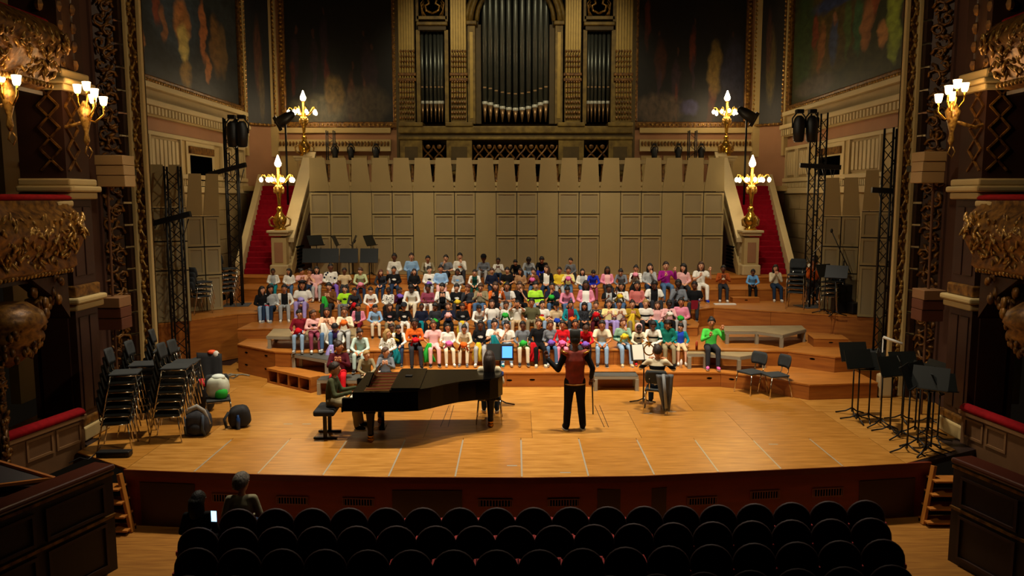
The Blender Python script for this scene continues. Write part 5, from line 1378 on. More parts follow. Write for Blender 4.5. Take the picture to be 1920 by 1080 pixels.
def body_mesh(key, J, adult=False, fem=False):
    if key in BODYC: return BODYC[key]
    g = 1.0 if not adult else (1.0)
    mb = MB(); st = J['pel'].z > .5
    q = 1.28 if st else 1.0
    mb.tube([J['pel'] - V((0, 0, .04)), J['waist'], J['chest'], J['neck'] - V((0, 0, .03))], [(.105 * q, .075 * q), (.095 * q, .07 * q), (.108 * q, .07 * q), (.05 * q, .042 * q)], 14, rnd=True)
    mb.tube([J['neck'] - V((0, 0, .03)), J['head'] - V((0, .0, .06))], [.04 * q, .037 * q], 10)
    hk = 1.06 if st else 1.0
    mb.ell(J['head'], (.073 * hk, .085 * hk, .102 * hk), 16, 12, J['hrot'])
    mb.ell(J['head'] + J['hrot'] @ V((0, -.022, -.052)), (.05 * hk, .056 * hk, .056 * hk), 12, 8, J['hrot'])
    for k in 'LR':
        mb.tube([J['sh' + k], J['el' + k]], [.034 * q, .027 * q], 10, rnd=True); mb.tube([J['el' + k], J['wr' + k]], [.027 * q, .02 * q], 10, rnd=True)
        mb.tube([J['chest'] + V((0, 0, .05)), J['sh' + k]], [.046 * q, .035 * q], 10, rnd=True)
        mb.ell(J['wr' + k] + J['hd' + k] * .04 * q, (.03 * q, .03 * q, .03 * q), 8, 6)
        mb.tube([J['wr' + k], J['wr' + k] + J['hd' + k] * .06 * q], [(.022 * q, .018 * q), (.03 * q, .014 * q)], 8)
        mb.tube([J['hip' + k], J['kn' + k]], [.068 * q, .046 * q], 10, rnd=True); mb.tube([J['kn' + k], J['an' + k]], [.046 * q, .029 * q], 10, rnd=True)
        mb.tube([J['an' + k], J['an' + k] + V((0, -.09 * q, -.035 * q))], [.03 * q, .025 * q], 8, rnd=True)
    me = remesh(mb, .0165 if not st else .017, 3)
    ex = MB()
    for k, s_ in (('L', 1), ('R', -1)): fingers(ex, J['wr' + k], J['hd' + k], s_, q)
    H = J['hrot']
    ex.tube([J['head'] + H @ V((0, -.078, .018)), J['head'] + H @ V((0, -.098, -.02)), J['head'] + H @ V((0, -.082, -.026))], [.008, .013, .009], 6)
    for s_ in (-1, 1): ex.ell(J['head'] + H @ V((s_ * .071 * hk, .012, -.008)), (.012, .02, .03), 7, 5, H)
    join_mesh(me, ex)
    BODYC[key] = me
    return me
def top_mesh(key, J, sleeve='long', loose=1.0):
    key = (key, sleeve)
    if key in TOPC: return TOPC[key]
    st = J['pel'].z > .5; q = 1.3 if st else 1.0
    mb = MB(); e = .013 * loose
    mb.tube([J['pel'] - V((0, 0, .05 * q)), J['waist'], J['chest'], J['neck'] - V((0, 0, .015))], [(.108 * q + e, .08 * q + e), (.1 * q + e, .074 * q + e), (.116 * q + e, .076 * q + e), (.05 * q + e, .042 * q + e)], 14)
    for k in 'LR':
        mb.tube([J['chest'] + V((0, 0, .055)), J['sh' + k]], [.052 * q, .038 * q + e * .5], 10, rnd=True)
        E = J['el' + k]; Wv = J['wr' + k]
        if sleeve == 'long':
            mb.tube([J['sh' + k], E], [.037 * q + e * .7, .031 * q + e * .7], 10, rnd=True); mb.tube([E, E.lerp(Wv, .93)], [.031 * q + e * .7, .025 * q + e * .6], 10, rnd=True)
        elif sleeve == 'short': mb.tube([J['sh' + k], J['sh' + k].lerp(E, .75)], [.045 * q + e, .046 * q + e], 10, rnd=False)
    me = remesh(mb, .0175, 3, 'top')
    TOPC[key] = me
    return me
def leg_mesh(key, J, short=False):
    key = (key, short)
    if key in LEGC: return LEGC[key]
    st = J['pel'].z > .5; q = 1.3 if st else 1.0
    mb = MB()
    mb.tube([J['pel'] - V((0, 0, .05 * q)), J['pel'] + V((0, 0, .03))], [(.125 * q, .095 * q), (.115 * q, .088 * q)], 12, rnd=True)
    for k in 'LR':
        mb.tube([J['hip' + k], J['kn' + k]], [.078 * q, .056 * q], 10, rnd=True)
        if not short: mb.tube([J['kn' + k], J['an' + k] + V((0, 0, -.005))], [.056 * q, .045 * q], 10)
    me = remesh(mb, .019, 3, 'trousers')
    LEGC[key] = me
    return me
# shared head pieces
def shoe_me():
    mb = MB(); mb.ell((0, -.045, .032), (.036, .088, .034), 12, 8); mb.ell((0, .01, .055), (.034, .04, .04), 10, 7)
    mb.v = [(x, y, max(z, .004)) for x, y, z in mb.v]
    mb.cur = 1; mb.prism([(.037 * cos(a), -.043 + .095 * sin(a)) for a in [2 * pi * k / 14 for k in range(14)]], -.008, .01)
    return mb.mesh('shoe', True)
SHOE = shoe_me()
def eye_me(s_):
    mb = MB()
    if True: mb.ell((s_ * .028, -.079, .012), (.0105, .006, .0052), 8, 6)
    mb.cur = 1
    if True: mb.ell((s_ * .028, -.083, .012), (.0068, .0035, .0054), 8, 5)
    return mb.mesh('eye', True)
EYES = [eye_me(-1), eye_me(1)]
MOUTH = MB().ell((0, -.077, -.052), (.022, .008, .0075), 10, 6).mesh('mouth', True)
def hair_me(style):
    mb = MB(); seg, rings = 34, 22; vs, fs = [], []
    sd = sum(map(ord, style))
    for i in range(rings + 1):
        ph = pi / 2 - pi * i / rings
        for k in range(seg):
            a = 2 * pi * k / seg; d = V((cos(ph) * cos(a), cos(ph) * sin(a), sin(ph)))
            f = -d.y
            thr = lerp(-.02, .66 if 'fringe' not in style else .42, min(max(f, 0), 1)) if f > 0 else lerp(-.05, -.6, -f)
            thr += .09 * noise.noise(V((a * 3.3, sd, 0))) + .05 * noise.noise(V((a * 9, sd, 3)))
            t = min(max((d.z - thr) / .1 + .5, 0), 1)
            thick = 1.11 + .035 * noise.noise(V((a * 5, d.z * 2, sd))) + .03 * noise.noise(d * 14) if style not in ('buzz',) else 1.045
            if 'curly' in style or 'afro' in style: thick = 1.28 + .1 * noise.noise(d * 6)
            s_ = lerp(.9, thick, t) + .02 * noise.noise(d * 9 + V((sd, 0, 0)))
            p = V((d.x * .075, d.y * .087, d.z * .104)) * s_
            if style.startswith('long') and d.y > -.32 and d.z < .15:
                u = (.15 - d.z) / 1.15
                L = .27 if style != 'longest' else .42
                w_ = 1.2 + .35 * u + (.12 * noise.noise(d * 7) if 'curly' in style else .03 * noise.noise(d * 12))
                rr = max(sqrt(max(1 - d.z * d.z, 0)), .72 * (1 - u ** 6))
                p = V((.074 * w_ * rr * cos(a), max(.09 * w_ * rr * sin(a), -.05 - .02 * u) + .012, .108 * .15 - L * u))
            vs.append(p)
    for i in range(rings):
        for k in range(seg):
            k2 = (k + 1) % seg
            fs.append((i * seg + k, i * seg + k2, (i + 1) * seg + k2, (i + 1) * seg + k)[::-1])
    mb.add(vs, fs)
    if style == 'bun': mb.ell((0, .075, .075), (.045, .04, .045), 10, 7)
    if style == 'buns':
        for s_ in (-1, 1): mb.ell((s_ * .062, .02, .1), (.036, .036, .036), 9, 6)
    if style == 'pony': mb.tube([(0, .08, .06), (0, .13, .02), (0, .13, -.1), (0, .1, -.2)], [.025, .034, .028, .008], 8)
    if style == 'braids':
        for s_ in (-1, 1): mb.tube([(s_ * .075, .02, -.02), (s_ * .09, -.01, -.12), (s_ * .08, -.03, -.26)], [.022, .024, .012], 7)
    for s_ in (-1, 1): mb.tube([(s_ * .015, -.083, .03), (s_ * .03, -.081, .034), (s_ * .044, -.072, .029)], .0045, 5)
    return mb.mesh('hair', True)
HAIR = {}
SKIN = {'l': '#dba27e', 'm': '#b97a52', 'd': '#6b3f28', 'x': '#3c2216'}
HCOL = {'k': '#120d0a', 'b': '#2c1a10', 'n': '#4a2f1c', 'y': '#b08a4c', 'r': '#5a2a18', 'g': '#6a6258'}
COLS = dict(white='#e6e2d4', cream='#ddd0b0', black='#0e0e10', navy='#141a30', grey='#70747a', lgrey='#a6a8a6', dgrey='#2c2e33', teal='#0f7f88', tgreen='#12705e', blue='#1c3fae', lblue='#8fb4d8', royal='#1a2fb0',
            pink='#e08aa0', lpink='#e6b0ac', hotpink='#e068a8', salmon='#c87068', mauve='#8a3c50', maroon='#4a0c18', dred='#7a1020', red='#c8141e', orange='#d8641c', rust='#a04a18', yellow='#e0c030', paleyellow='#e8d890',
            lime='#a6e026', neon='#b4f03c', green='#2fae3a', bgreen='#4cc848', sage='#86a88c', olive='#5c5a3c', mustard='#a8861c', khaki='#8c8060', tan='#a88058', brown='#6a3f1c', beige='#cdb48a', magenta='#98187c', purple='#7a58b8', lilac='#a898d8', jeans='#4a6a8e', ljeans='#8aa6c0', djeans='#22344e', palegreen='#b4bc8c', mint='#b8ccc0', peach='#e8b490', skyb='#6aa6dc', dgreen='#0e4034')
CWORD = dict(lgrey='light grey', dgrey='dark grey', tgreen='teal green', lblue='light blue', royal='royal blue', lpink='pale pink', hotpink='hot pink', dred='dark red', paleyellow='pale yellow', neon='neon yellow', bgreen='bright green', palegreen='pale green', ljeans='pale denim', djeans='dark denim', jeans='blue denim', skyb='sky blue', dgreen='dark green')
def cw(c): return CWORD.get(c, c)
def fab(c, pat=None, c2='white'):
    nm = 'cloth_' + c + ('_' + pat + '_' + c2 if pat else '')
    if nm in MATS: return MATS[nm]
    m = mat(nm, COLS.get(c, c), .88, var=.16, vscale=9, spec=.2)
    if pat:
        nt = m.node_tree; N, Lk = nt.nodes, nt.links; b = N['Principled BSDF']
        src = b.inputs['Base Color'].links[0].from_socket
        tc = N.new('ShaderNodeTexCoord'); mx = N.new('ShaderNodeMix'); mx.data_type = 'RGBA'
        mx.inputs['B'].default_value = lin(COLS.get(c2, c2)); Lk.new(src, mx.inputs['A'])
        if pat == 'print':   # mark on the chest
            s1 = N.new('ShaderNodeVectorMath'); s1.operation = 'SUBTRACT'; s1.inputs[1].default_value = (0, -.1, .3); Lk.new(tc.outputs['Object'], s1.inputs[0])
            s2 = N.new('ShaderNodeVectorMath'); s2.operation = 'MULTIPLY'; s2.inputs[1].default_value = (11, 7, 22); Lk.new(s1.outputs[0], s2.inputs[0])
            ln = N.new('ShaderNodeVectorMath'); ln.operation = 'LENGTH'; Lk.new(s2.outputs[0], ln.inputs[0])
            nz = N.new('ShaderNodeTexNoise'); nz.inputs['Scale'].default_value = 70; Lk.new(tc.outputs['Object'], nz.inputs['Vector'])
            ad = N.new('ShaderNodeMath'); ad.operation = 'MULTIPLY_ADD'; ad.inputs[1].default_value = .9; Lk.new(nz.outputs['Fac'], ad.inputs[0]); Lk.new(ln.outputs['Value'], ad.inputs[2])
            lt = N.new('ShaderNodeMath'); lt.operation = 'LESS_THAN'; lt.inputs[1].default_value = 1.15; Lk.new(ad.outputs[0], lt.inputs[0]); fac = lt.outputs[0]
        elif pat in ('stripe', 'band', 'hem'):
            sp_ = N.new('ShaderNodeSeparateXYZ'); Lk.new(tc.outputs['Object'], sp_.inputs[0])
            z0, hw = {'stripe': (.27, .025), 'band': (.335, .03), 'hem': (.1, .03)}[pat]
            s1 = N.new('ShaderNodeMath'); s1.operation = 'SUBTRACT'; s1.inputs[1].default_value = z0; Lk.new(sp_.outputs['Z'], s1.inputs[0])
            s2 = N.new('ShaderNodeMath'); s2.operation = 'ABSOLUTE'; Lk.new(s1.outputs[0], s2.inputs[0])
            lt = N.new('ShaderNodeMath'); lt.operation = 'LESS_THAN'; lt.inputs[1].default_value = hw; Lk.new(s2.outputs[0], lt.inputs[0]); fac = lt.outputs[0]
        elif pat == 'vest':   # other colour on the middle of the chest and belly
            sp_ = N.new('ShaderNodeSeparateXYZ'); Lk.new(tc.outputs['Object'], sp_.inputs[0])
            s2 = N.new('ShaderNodeMath'); s2.operation = 'ABSOLUTE'; Lk.new(sp_.outputs['X'], s2.inputs[0])
            lt = N.new('ShaderNodeMath'); lt.operation = 'LESS_THAN'; lt.inputs[1].default_value = .085; Lk.new(s2.outputs[0], lt.inputs[0]); fac = lt.outputs[0]
        else:
            vo = N.new('ShaderNodeTexVoronoi'); vo.inputs['Scale'].default_value = {'spots': 17, 'argyle': 11}.get(pat, 14); Lk.new(tc.outputs['Object'], vo.inputs['Vector'])
            lt = N.new('ShaderNodeMath'); lt.operation = 'LESS_THAN'; lt.inputs[1].default_value = .33; Lk.new(vo.outputs['Distance'], lt.inputs[0]); fac = lt.outputs[0]
        Lk.new(fac, mx.inputs['Factor']); Lk.new(mx.outputs['Result'], b.inputs['Base Color'])
    return m
def skinm(c): return mat('skin_' + c, SKIN[c], .55, var=.08, vscale=12, spec=.35)
def hairm(c): return mat('hair_' + c, HCOL[c], .6, var=.45, vscale=60, stretch=(1, 1, .15), bump=.6)
EYEW, EYEI, LIPS = mat('eye_white', '#d8d0c4', .3), mat('eye_dark', '#120a06', .2), mat('lips', '#8a3c34', .5)
SOLE = mat('shoe_sole', '#c8c4b8', .7)
def slot(o, *ms):
    me = o.data
    while len(me.materials) < len(ms): me.materials.append(None)
    for i, m in enumerate(ms):
        o.material_slots[i].link = 'OBJECT'; o.material_slots[i].material = m
def person(label, loc, rz, sc, J, key, skin, hair, hcol, topm, legm, shoec='white', sleeve='long', short=False, group=None, hat=None, name='person', loose=1.0):
    t = thing(name, label, 'person', loc, rz, group, sc)
    bo = link('body', body_mesh(key, J), t); slot(bo, skinm(skin))
    to = link('top', top_mesh(key[0] if isinstance(key, tuple) and False else key, J, sleeve, loose), t); slot(to, topm)
    lo = link('trousers', leg_mesh(('leg', round(J['an' + 'L'].z, 3), round(J['an' + 'L'].y, 3), J['pel'].z), J, short), t); slot(lo, legm)
    for k in 'LR':
        so = link('shoe', SHOE, t, J['an' + k] + V((0, -.01, -.052)), (0, 0, .12 if k == 'L' else -.12))
        if J['pel'].z > .5: so.scale = (1.35,) * 3; so.location = (J['an' + k].x, J['an' + k].y, .011)
        slot(so, fab(shoec), SOLE)
    hr = J['hrot'].to_euler(); hk = 1.06 if J['pel'].z > .5 else 1.0
    for nm, me, ms in (('hair', HAIR.setdefault(hair, None) or hair_me(hair), (hairm(hcol),)), ('eye', EYES[0], (EYEW, EYEI)), ('eye', EYES[1], (EYEW, EYEI)), ('mouth', MOUTH, (LIPS,))):
        if nm == 'hair': HAIR[hair] = me
        o = link(nm, me, t, J['head'], hr); o.scale = (hk,) * 3; slot(o, *ms)
    if hat:
        mb = MB()
        if hat[0] == 'kufi': mb.lathe([(.078, .03), (.082, .06), (.08, .15), (.07, .165), (.01, .17)], 18)
        elif hat[0] == 'cap': mb.lathe([(.086, .03), (.088, .06), (.08, .1), (.05, .135), (.01, .145)], 16); mb.ell((0, -.1, .04), (.06, .06, .008), 10, 5)
        elif hat[0] == 'hood': mb.lathe([(.092, -.1), (.1, 0), (.09, .08), (.055, .115), (.01, .13)], 16, (0, .056, 0))
        elif hat[0] == 'band': mb.tube([(.088 * cos(a), .1 * sin(a) + .01, .075) for a in [2 * pi * k / 20 for k in range(21)]], .012, 6)
        o = mb.obj({'kufi': 'cap', 'cap': 'cap', 'hood': 'hood', 'band': 'headband'}[hat[0]], hat[1], t, True, J['head'], hr); o.scale = (hk * 1.06, hk * 1.12, hk)
    return t
def scarf_me(kind, seed):
    R = random.Random(seed); mb = MB(); vs, fs = [], []
    if kind == 'h':     # hanging length of cloth
        for j in range(13):
            v = j / 12; w = .04 + .09 * v ** .7
            for i in range(9):
                u = -1 + 2 * i / 8
                vs.append((u * w + .02 * sin(v * 6 + seed), -.03 * sin(u * 7 + v * 5 + seed) * (.4 + v) - .03 * sin(v * 3), -.42 * v))
        for j in range(12):
            for i in range(8): fs.append((j * 9 + i, j * 9 + i + 1, (j + 1) * 9 + i + 1, (j + 1) * 9 + i))
        mb.add(vs, fs)
    else:               # crumpled bundle with loose tips
        mb.ell((0, 0, 0), (.085, .06, .06), 14, 9)
        mb.v = [tuple(V(v) * (1 + .45 * noise.noise(V(v) * 24 + V((seed, 0, 0))))) for v in mb.v]
        for s_ in (-1, 1):
            o = len(mb.v)
            mb.add([(s_ * .04, -.02, 0), (s_ * .06, -.05, .02), (s_ * .13, -.06, -.09 - .03 * R.random()), (s_ * .08, -.05, -.13)], [(0, 1, 2, 3), (3, 2, 1, 0)])
    return mb.mesh('scarf', True)
SCARF = {}
def scarf(kind, col, loc, rz, label, sc=1.0):
    k = (kind, hash(label) % 1) if False else (kind, len(label) % 3)
    if k not in SCARF:
        SCARF[k] = scarf_me(kind, 1 + k[1] * 3.7); SCARF[k].materials.append(None)
    o = link('scarf', SCARF[k], None, loc, (0, 0, rz)); o.scale = (sc,) * 3
    slot(o, fab(col)); tag(o, label, 'scarf', 'coloured chiffon scarves')
    if kind == 'h':
        md = o.modifiers.new('s', 'SOLIDIFY'); md.thickness = .006
    return o
# ================================================================== the choir: x y row top bottom skin hair haircolour pose turn [extras]
# extras: p:<pattern>:<colour>  s:<h|b>:<colour> scarf  k:<hat>:<colour>  t = short sleeves  q = shorts  f:<shoe colour>
KIDS = '''
511 509 B white teal d buzz k lap c p:vest:lgrey s:h:teal
541 512 B white jeans m long k lap l
564 510 B lpink jeans m bun k clap R t
580 509 B peach djeans m pony b chin l
593 506 B lpink lgrey l long k lap c s:h:lpink
619 501 B white purple d buzz k lap c p:argyle:navy
645 508 B beige dgrey d short k apart c t
675 506 B palegreen djeans l fringe n knees l s:b:pink
490 544 C black ljeans l long k lap r
506 542 C lgrey djeans m longcurly k lap r s:h:red
532 541 C white lgrey m bun k apart c p:vest:black
566 534 C white lilac m long k lap c t k:band:black s:b:lilac
616 537 C brown dgrey l fringe k clap c s:h:green
646 542 C lime grey l short k apart c t p:print:black
664 544 C dgrey black m short k knees c s:b:red
694 543 C white orange l fringe k knees c p:print:grey
560 588 H dred ljeans l fringe k apart r s:b:red
586 588 H lpink mauve m pony n cross r p:print:black f:white
612 585 H peach jeans m long b clap c s:h:white
645 584 H cream lgrey m buns n clap c s:b:orange
671 584 D pink dred m fringe k lap r p:vest:dgrey
702 581 D lblue cream l fringe k knees r
629 609 E white jeans m fringe k knees d p:vest:purple s:h:lilac
676 622 e mint mint m bun b knees r
634 647 f maroon red m bun b clap R s:h:red
685 662 f khaki khaki l short y knees r
722 660 f grey dgrey l short n clap R
726 625 e white dgrey l long y lap R p:spots:khaki
739 482 A white lgrey d bun k lap c
771 481 A lblue jeans l short b lap c
801 484 A khaki olive m pony k knees c p:vest:white
836 484 A grey dgrey l short k chinl c t
862 481 A white dgrey l short k chinr c p:print:orange
907 484 A grey lgrey d short k cross c k:cap:black
715 514 B dgrey djeans l long r knees r
738 506 B black djeans m short k wave c p:print:white
776 510 B black black l long b lap c
805 506 B white lgrey l bun k lap r p:print:black s:b:purple
826 504 B lblue lpink m bun k lap c
858 511 B lgrey white d short k lap c p:print:skyb
890 514 B white dgreen l short k knees c p:vest:dgreen
922 508 B navy djeans l fringe n lap c
728 545 C white black x short k lap c p:spots:black
749 545 C maroon dgrey d short k chin r s:b:purple
772 536 C white cream x buzz k knees d
802 540 C mauve white d buns k cross c
829 538 C white black l fringe k clap l p:vest:black
856 539 C black dgrey l fringe k lap c p:print:white s:b:yellow
877 540 C dgrey orange m fringe r chinl l
902 536 C khaki jeans l short n clap d
730 579 D black khaki l longfringe n lap r p:print:lpink
757 580 D black white m short k apart c p:print:white k:cap:dgrey
790 576 D navy black d buzz k lap c s:h:teal
816 579 D dgrey black d afrofringe k lap l s:b:green
840 574 D navy black l short n clap c s:b:lpink
867 575 D black lgrey m fringe b lap c p:print:lgrey s:h:yellow
897 576 D white dgrey m short k knees d
934 489 A white djeans d short k clap c
968 491 A black black l short k knees d
992 485 A lgrey ljeans x short k knees d
1017 484 A black royal m short k knees d
1070 489 A grey dgrey l fringe k lap l
951 507 B black black l fringe k lap c t s:b:yellow
976 509 B tan brown m long b lap l p:vest:tan
1000 509 B brown jeans l bun b chinl c s:b:hotpink
1025 504 B black djeans l long n lap l p:vest:white
1049 507 B yellow lgrey m short k lap c
1066 507 B paleyellow jeans m bun b clap c s:b:hotpink
1092 510 B white jeans l long k lap c p:vest:lgrey
1112 509 B royal mauve l fringe k knees d
1139 506 B pink dgrey d longbraid k lap c p:vest:lpink
929 536 C orange black l longfringe n holdup c p:vest:black
951 536 C white lgrey m bun k cross c t p:vest:grey
974 535 C black black l fringe n chinr c t
1004 535 C neon ljeans l fringe k lap c p:stripe:black
1035 537 C navy jeans m short k chinl c t s:b:green
1062 540 C pink jeans m short k knees d
1099 534 C pink ljeans d long k lap c p:vest:white
1142 541 C black dgrey d curly k holdup c t p:vest:lgrey
922 569 D white jeans l long b wave c t
949 572 D white ljeans m bun b wave c p:print:lpink s:b:green
970 570 D white beige m fringe k face c t
997 567 D olive khaki m short k apart c t
1017 571 D white ljeans l short k lap r t p:print:red s:b:yellow
1043 574 D beige cream l fringe k lap c t s:b:blue k:cap:black
1070 571 D teal dgrey m short k apart c p:vest:dred s:b:orange
1096 575 D dgrey black m longcurly k lap c p:spots:black
1118 572 D dgrey maroon l short n clap c p:spots:khaki s:b:red
1142 570 D paleyellow lilac l short n clap c t
1166 507 E2 grey dgrey l pony k knees d
1193 504 E2 white black m bun k chin c p:spots:lgrey s:b:pink
1219 501 E2 lgrey djeans l long k chinr c
1249 497 E2 magenta jeans l pony b holdup c
1282 502 E2 lpink dgrey l longcurly k lap l
1315 495 E2 white white l longest n holdup c t f:royal
1357 504 E2 rust dgrey d short k clap c p:print:cream f:white
1166 537 C white jeans m long k clap c s:b:yellow
1195 535 C salmon djeans m long k lap c
1227 532 C white dgrey d short k apart d t p:vest:black
1273 526 C grey dgrey x short k chinl c
1303 535 C black dgrey d short k lap c t
1161 570 D cream lilac m bun k clap c t
1186 570 D mustard khaki l bun b clap c s:h:yellow
1211 569 D white dgrey l bun y lap c t p:stripe:black
1233 572 D lpink teal l long n lap c s:h:teal
1255 570 D lpink black x bun k clap c s:b:white
1278 566 D pink lgrey m short k lap c s:b:green
734 616 E mustard dgrey d short b clap r
747 617 E white djeans l fringe k knees r p:vest:black s:h:teal
776 605 E orange dgrey d short k cross c p:print:navy f:black s:b:red
812 609 E lpink lpink m bun n apart c t f:black s:h:green
839 614 E white cream m short k lap c f:white s:b:hotpink
871 614 E cream cream m bun k knees c f:grey s:b:orange
901 609 E black lgrey d short k lap c p:print:white s:h:yellow
927 607 E white jeans l bun k clap c t f:teal s:h:teal
950 610 E white ljeans l pony k chinl c t f:white
980 610 E grey cream d short k apart c f:dgrey s:b:green
1010 606 E black black l short n apart c f:cream s:h:red
1032 609 E grey jeans m short n lap c p:print:lgrey f:lgrey s:b:purple
1055 609 E red pink m short k apart c s:b:hotpink p:print:dred
1079 607 E grey dgrey m short k lap c
1099 612 E red black m fringe n knees d p:hem:white f:white s:b:purple
1129 606 E cream ljeans m short k knees c t f:dgrey
1169 605 E sage ljeans l short r chinr c f:beige s:b:yellow p:stripe:dgreen
1197 616 E cream black x short k knees c k:hood:lpink p:print:black f:red
1226 607 E white white d fringe k knees c p:stripe:black
1252 606 E tgreen khaki m short k lap d
1277 615 E teal beige l fringe k apart l q p:vest:blue f:white
1335 605 G bgreen dgrey m bun k holdup c f:hotpink
1412 516 R skyb black d short k knees c f:white
1455 503 R cream djeans l long k chin c
1528 487 X orange dgrey m bun k chin l
1530 464 Y white dgrey m short k chin l
'''
ROWD = {  # seat depth, seat height, drop to the feet, words for the row
    'A': (23.98, Z5, .2, 'top row'), 'B': (22.58, Z4, .345, 'fifth row'), 'C': (20.95, Z3, .25, 'fourth row'), 'D': (19.5, Z2B, .25, 'third row'), 'E': (18.0, Z2, .345, 'lowest row'),
    'E2': (22.55, Z4, .345, 'fifth row'), 'e': (17.02, .64, .3, 'on the angled deck'), 'f': (16.28, Z1, .32, 'low deck behind pianist'), 'G': (at_z(1335, 661, Z2).y, Z2, .345, 'on the grey deck'), 'R': (22.65, Z4, .345, 'beside the chair stack'),
    'H': (at_z(580, 633, Z2 + .30).y, Z2 + .30, .30, 'on the brown topped deck'), 'X': (22.3, Z3 + .46, .45, 'on a chair by the truss'), 'Y': (23.6, Z3 + .46, .45, 'on a far chair by the truss')}
POSEW = {'lap': 'hands in lap', 'knees': 'leaning forward', 'cross': 'arms crossed', 'clap': 'hands together', 'wave': 'one hand raised', 'chin': 'hands at chin', 'chinl': 'hand at chin', 'chinr': 'hand at chin', 'apart': 'hands on thighs', 'face': 'hands over eyes', 'holdup': 'both hands raised'}
HAIRW = {'long': 'long hair', 'longest': 'very long hair', 'longcurly': 'long curly hair', 'longfringe': 'long hair', 'longbraid': 'long dark hair', 'bun': 'tied hair', 'buns': 'hair buns', 'pony': 'ponytail', 'curly': 'curly hair', 'buzz': 'cropped hair', 'short': 'short hair', 'fringe': 'fringe', 'afrofringe': 'full hair', 'afro': 'full hair'}
rowsz = {}
KP = []
for ln in KIDS.strip().split('\n'):
    f = ln.split(); d = dict(x=float(f[0]), y=float(f[1]), row=f[2], top=f[3], leg=f[4], skin=f[5], hair=f[6], hc=f[7], pose=f[8], turn=f[9], ex=f[10:])
    KP.append(d)
def exv(d, c):
    for e in d['ex']:
        if e.split(':')[0] == c: return e.split(':')[1:] or [True]
    return None
def base_label(d, lv=0):
    pt = exv(d, 'p'); tw = cw(d['top']) + ' top'
    if pt: tw = {'print': cw(d['top']) + ' top with ' + cw(pt[1]) + ' print', 'vest': cw(d['top']) + ' top and ' + cw(pt[1]) + ' vest', 'spots': cw(d['top']) + ' top with ' + cw(pt[1]) + ' spots', 'stripe': cw(d['top']) + ' top with ' + cw(pt[1]) + ' stripe', 'argyle': 'white top with navy diamonds', 'hem': 'red jacket with white hem', 'band': 'banded top'}[pt[0]]
    legs = cw(d['leg']) + ' trousers'
    s = [f"person in {tw}", legs, HAIRW[d['hair']], POSEW[d['pose']], ROWD[d['row']][3]]
    return s
def words(s): return len(s.replace(',', ' ').split())
labs = {}
for d in KP:
    s = base_label(d); t = ', '.join(s)
    if words(t) > 16: t = ', '.join([s[0], s[1], s[3], s[4]])
    if words(t) > 16: t = ', '.join([s[0], s[3], s[4]])
    d['label'] = t; labs.setdefault(t, []).append(d)
for t, ds in labs.items():
    if len(ds) > 1:
        for d in ds:
            nb = min((k for k in KP if k is not d and k['row'] == d['row'] and cw(k['top']) != cw(d['top'])), key=lambda k: abs(k['x'] - d['x']))
            s = base_label(d); d['label'] = ', '.join([s[0], s[4], 'beside the ' + cw(nb['top']) + ' top'])
seen = {}
for d in KP:
    if d['label'] in seen:
        print('DUP LABEL', d['label'])
    seen[d['label']] = d
for d in KP:
    Y, zs, drop, rw = ROWD[d['row']]
    ED = {'A': E5, 'B': E4, 'E2': E4, 'R': E4, 'C': E3, 'D': E2B, 'E': E2}.get(d['row'])
    if ED is not None:
        for _ in range(3): Y = interp(ED, at_y(d['x'], d['y'], Y).x)
    yp = Y + .19
    hp = at_y(d['x'], d['y'], yp - .05)
    # nearer kids sit where their row's edge runs
    up = hp.z - zs
    sc = min(max(up / .595, .84), 1.14)
    if d['row'] in ('X', 'Y'): sc = min(max(sc, .9), 1.2)
    pose, turn = d['pose'], d['turn']
    dr = drop / sc; dr = round(dr / .05) * .05
    J = sit_joints(pose, turn, dr)
    key = (pose, turn, round(dr, 2))
    pt, sh, ft, ht = exv(d, 'p'), exv(d, 't'), exv(d, 'f'), exv(d, 'k')
    tm = fab(d['top'], pt[0], pt[1]) if pt else fab(d['top'])
    hat = (ht[0], fab(ht[1])) if ht else None
    rz = -d['x'] * 0 + (hp.x * -.035) + ((int(d['x'] * 7) % 11) - 5) * .035
    t = person(d['label'], (hp.x, yp, zs), rz, sc, J, key, d['skin'], d['hair'] if d['hair'] not in ('longbraid',) else 'long', d['hc'], tm, fab(d['leg']), ft[0] if ft else random.choice(['white', 'lgrey', 'dgrey', 'black', 'white']), 'short' if sh else 'long', bool(exv(d, 'q')), 'choir singers on the risers', hat)
    sv = exv(d, 's')
    if sv:
        hand = (J['wrL'] + J['wrR']) / 2 + V((0, -.04, .015))
        if sv[0] == 'h': hand = J['wrR'] + V((0, -.075, .03))
        hand.z = max(hand.z, J['knL'].z + (.075 if sv[0] == 'b' else .02))
        w = Matrix.Translation((hp.x, yp, zs)) @ Matrix.Rotation(rz, 4, 'Z') @ Matrix.Scale(sc, 4)
        scarf(sv[0], sv[1], w @ hand, rz, f"{cw(sv[1])} scarf of the {cw(d['top'])} topped person, {cw(d['leg'])} trousers, {ROWD[d['row']][3]}", 1.05)
# chairs for the two seated by the truss
for px, Y in ((1528, 22.3), (1530, 23.6)):
    chair((xpx(px, 520, Y + .15), Y + .2, Z3), 0, 'black chair of the ' + ('orange' if Y < 23 else 'white') + ' topped person by the truss')
# red book
o = MB().box(-.09, .09, -.012, .012, 0, .24).obj('book', fab('dred')); o.location = at_y(1302, 580, 20.62); tag(o, 'dark red book in the lap of the person in black top, fourth row', 'book')

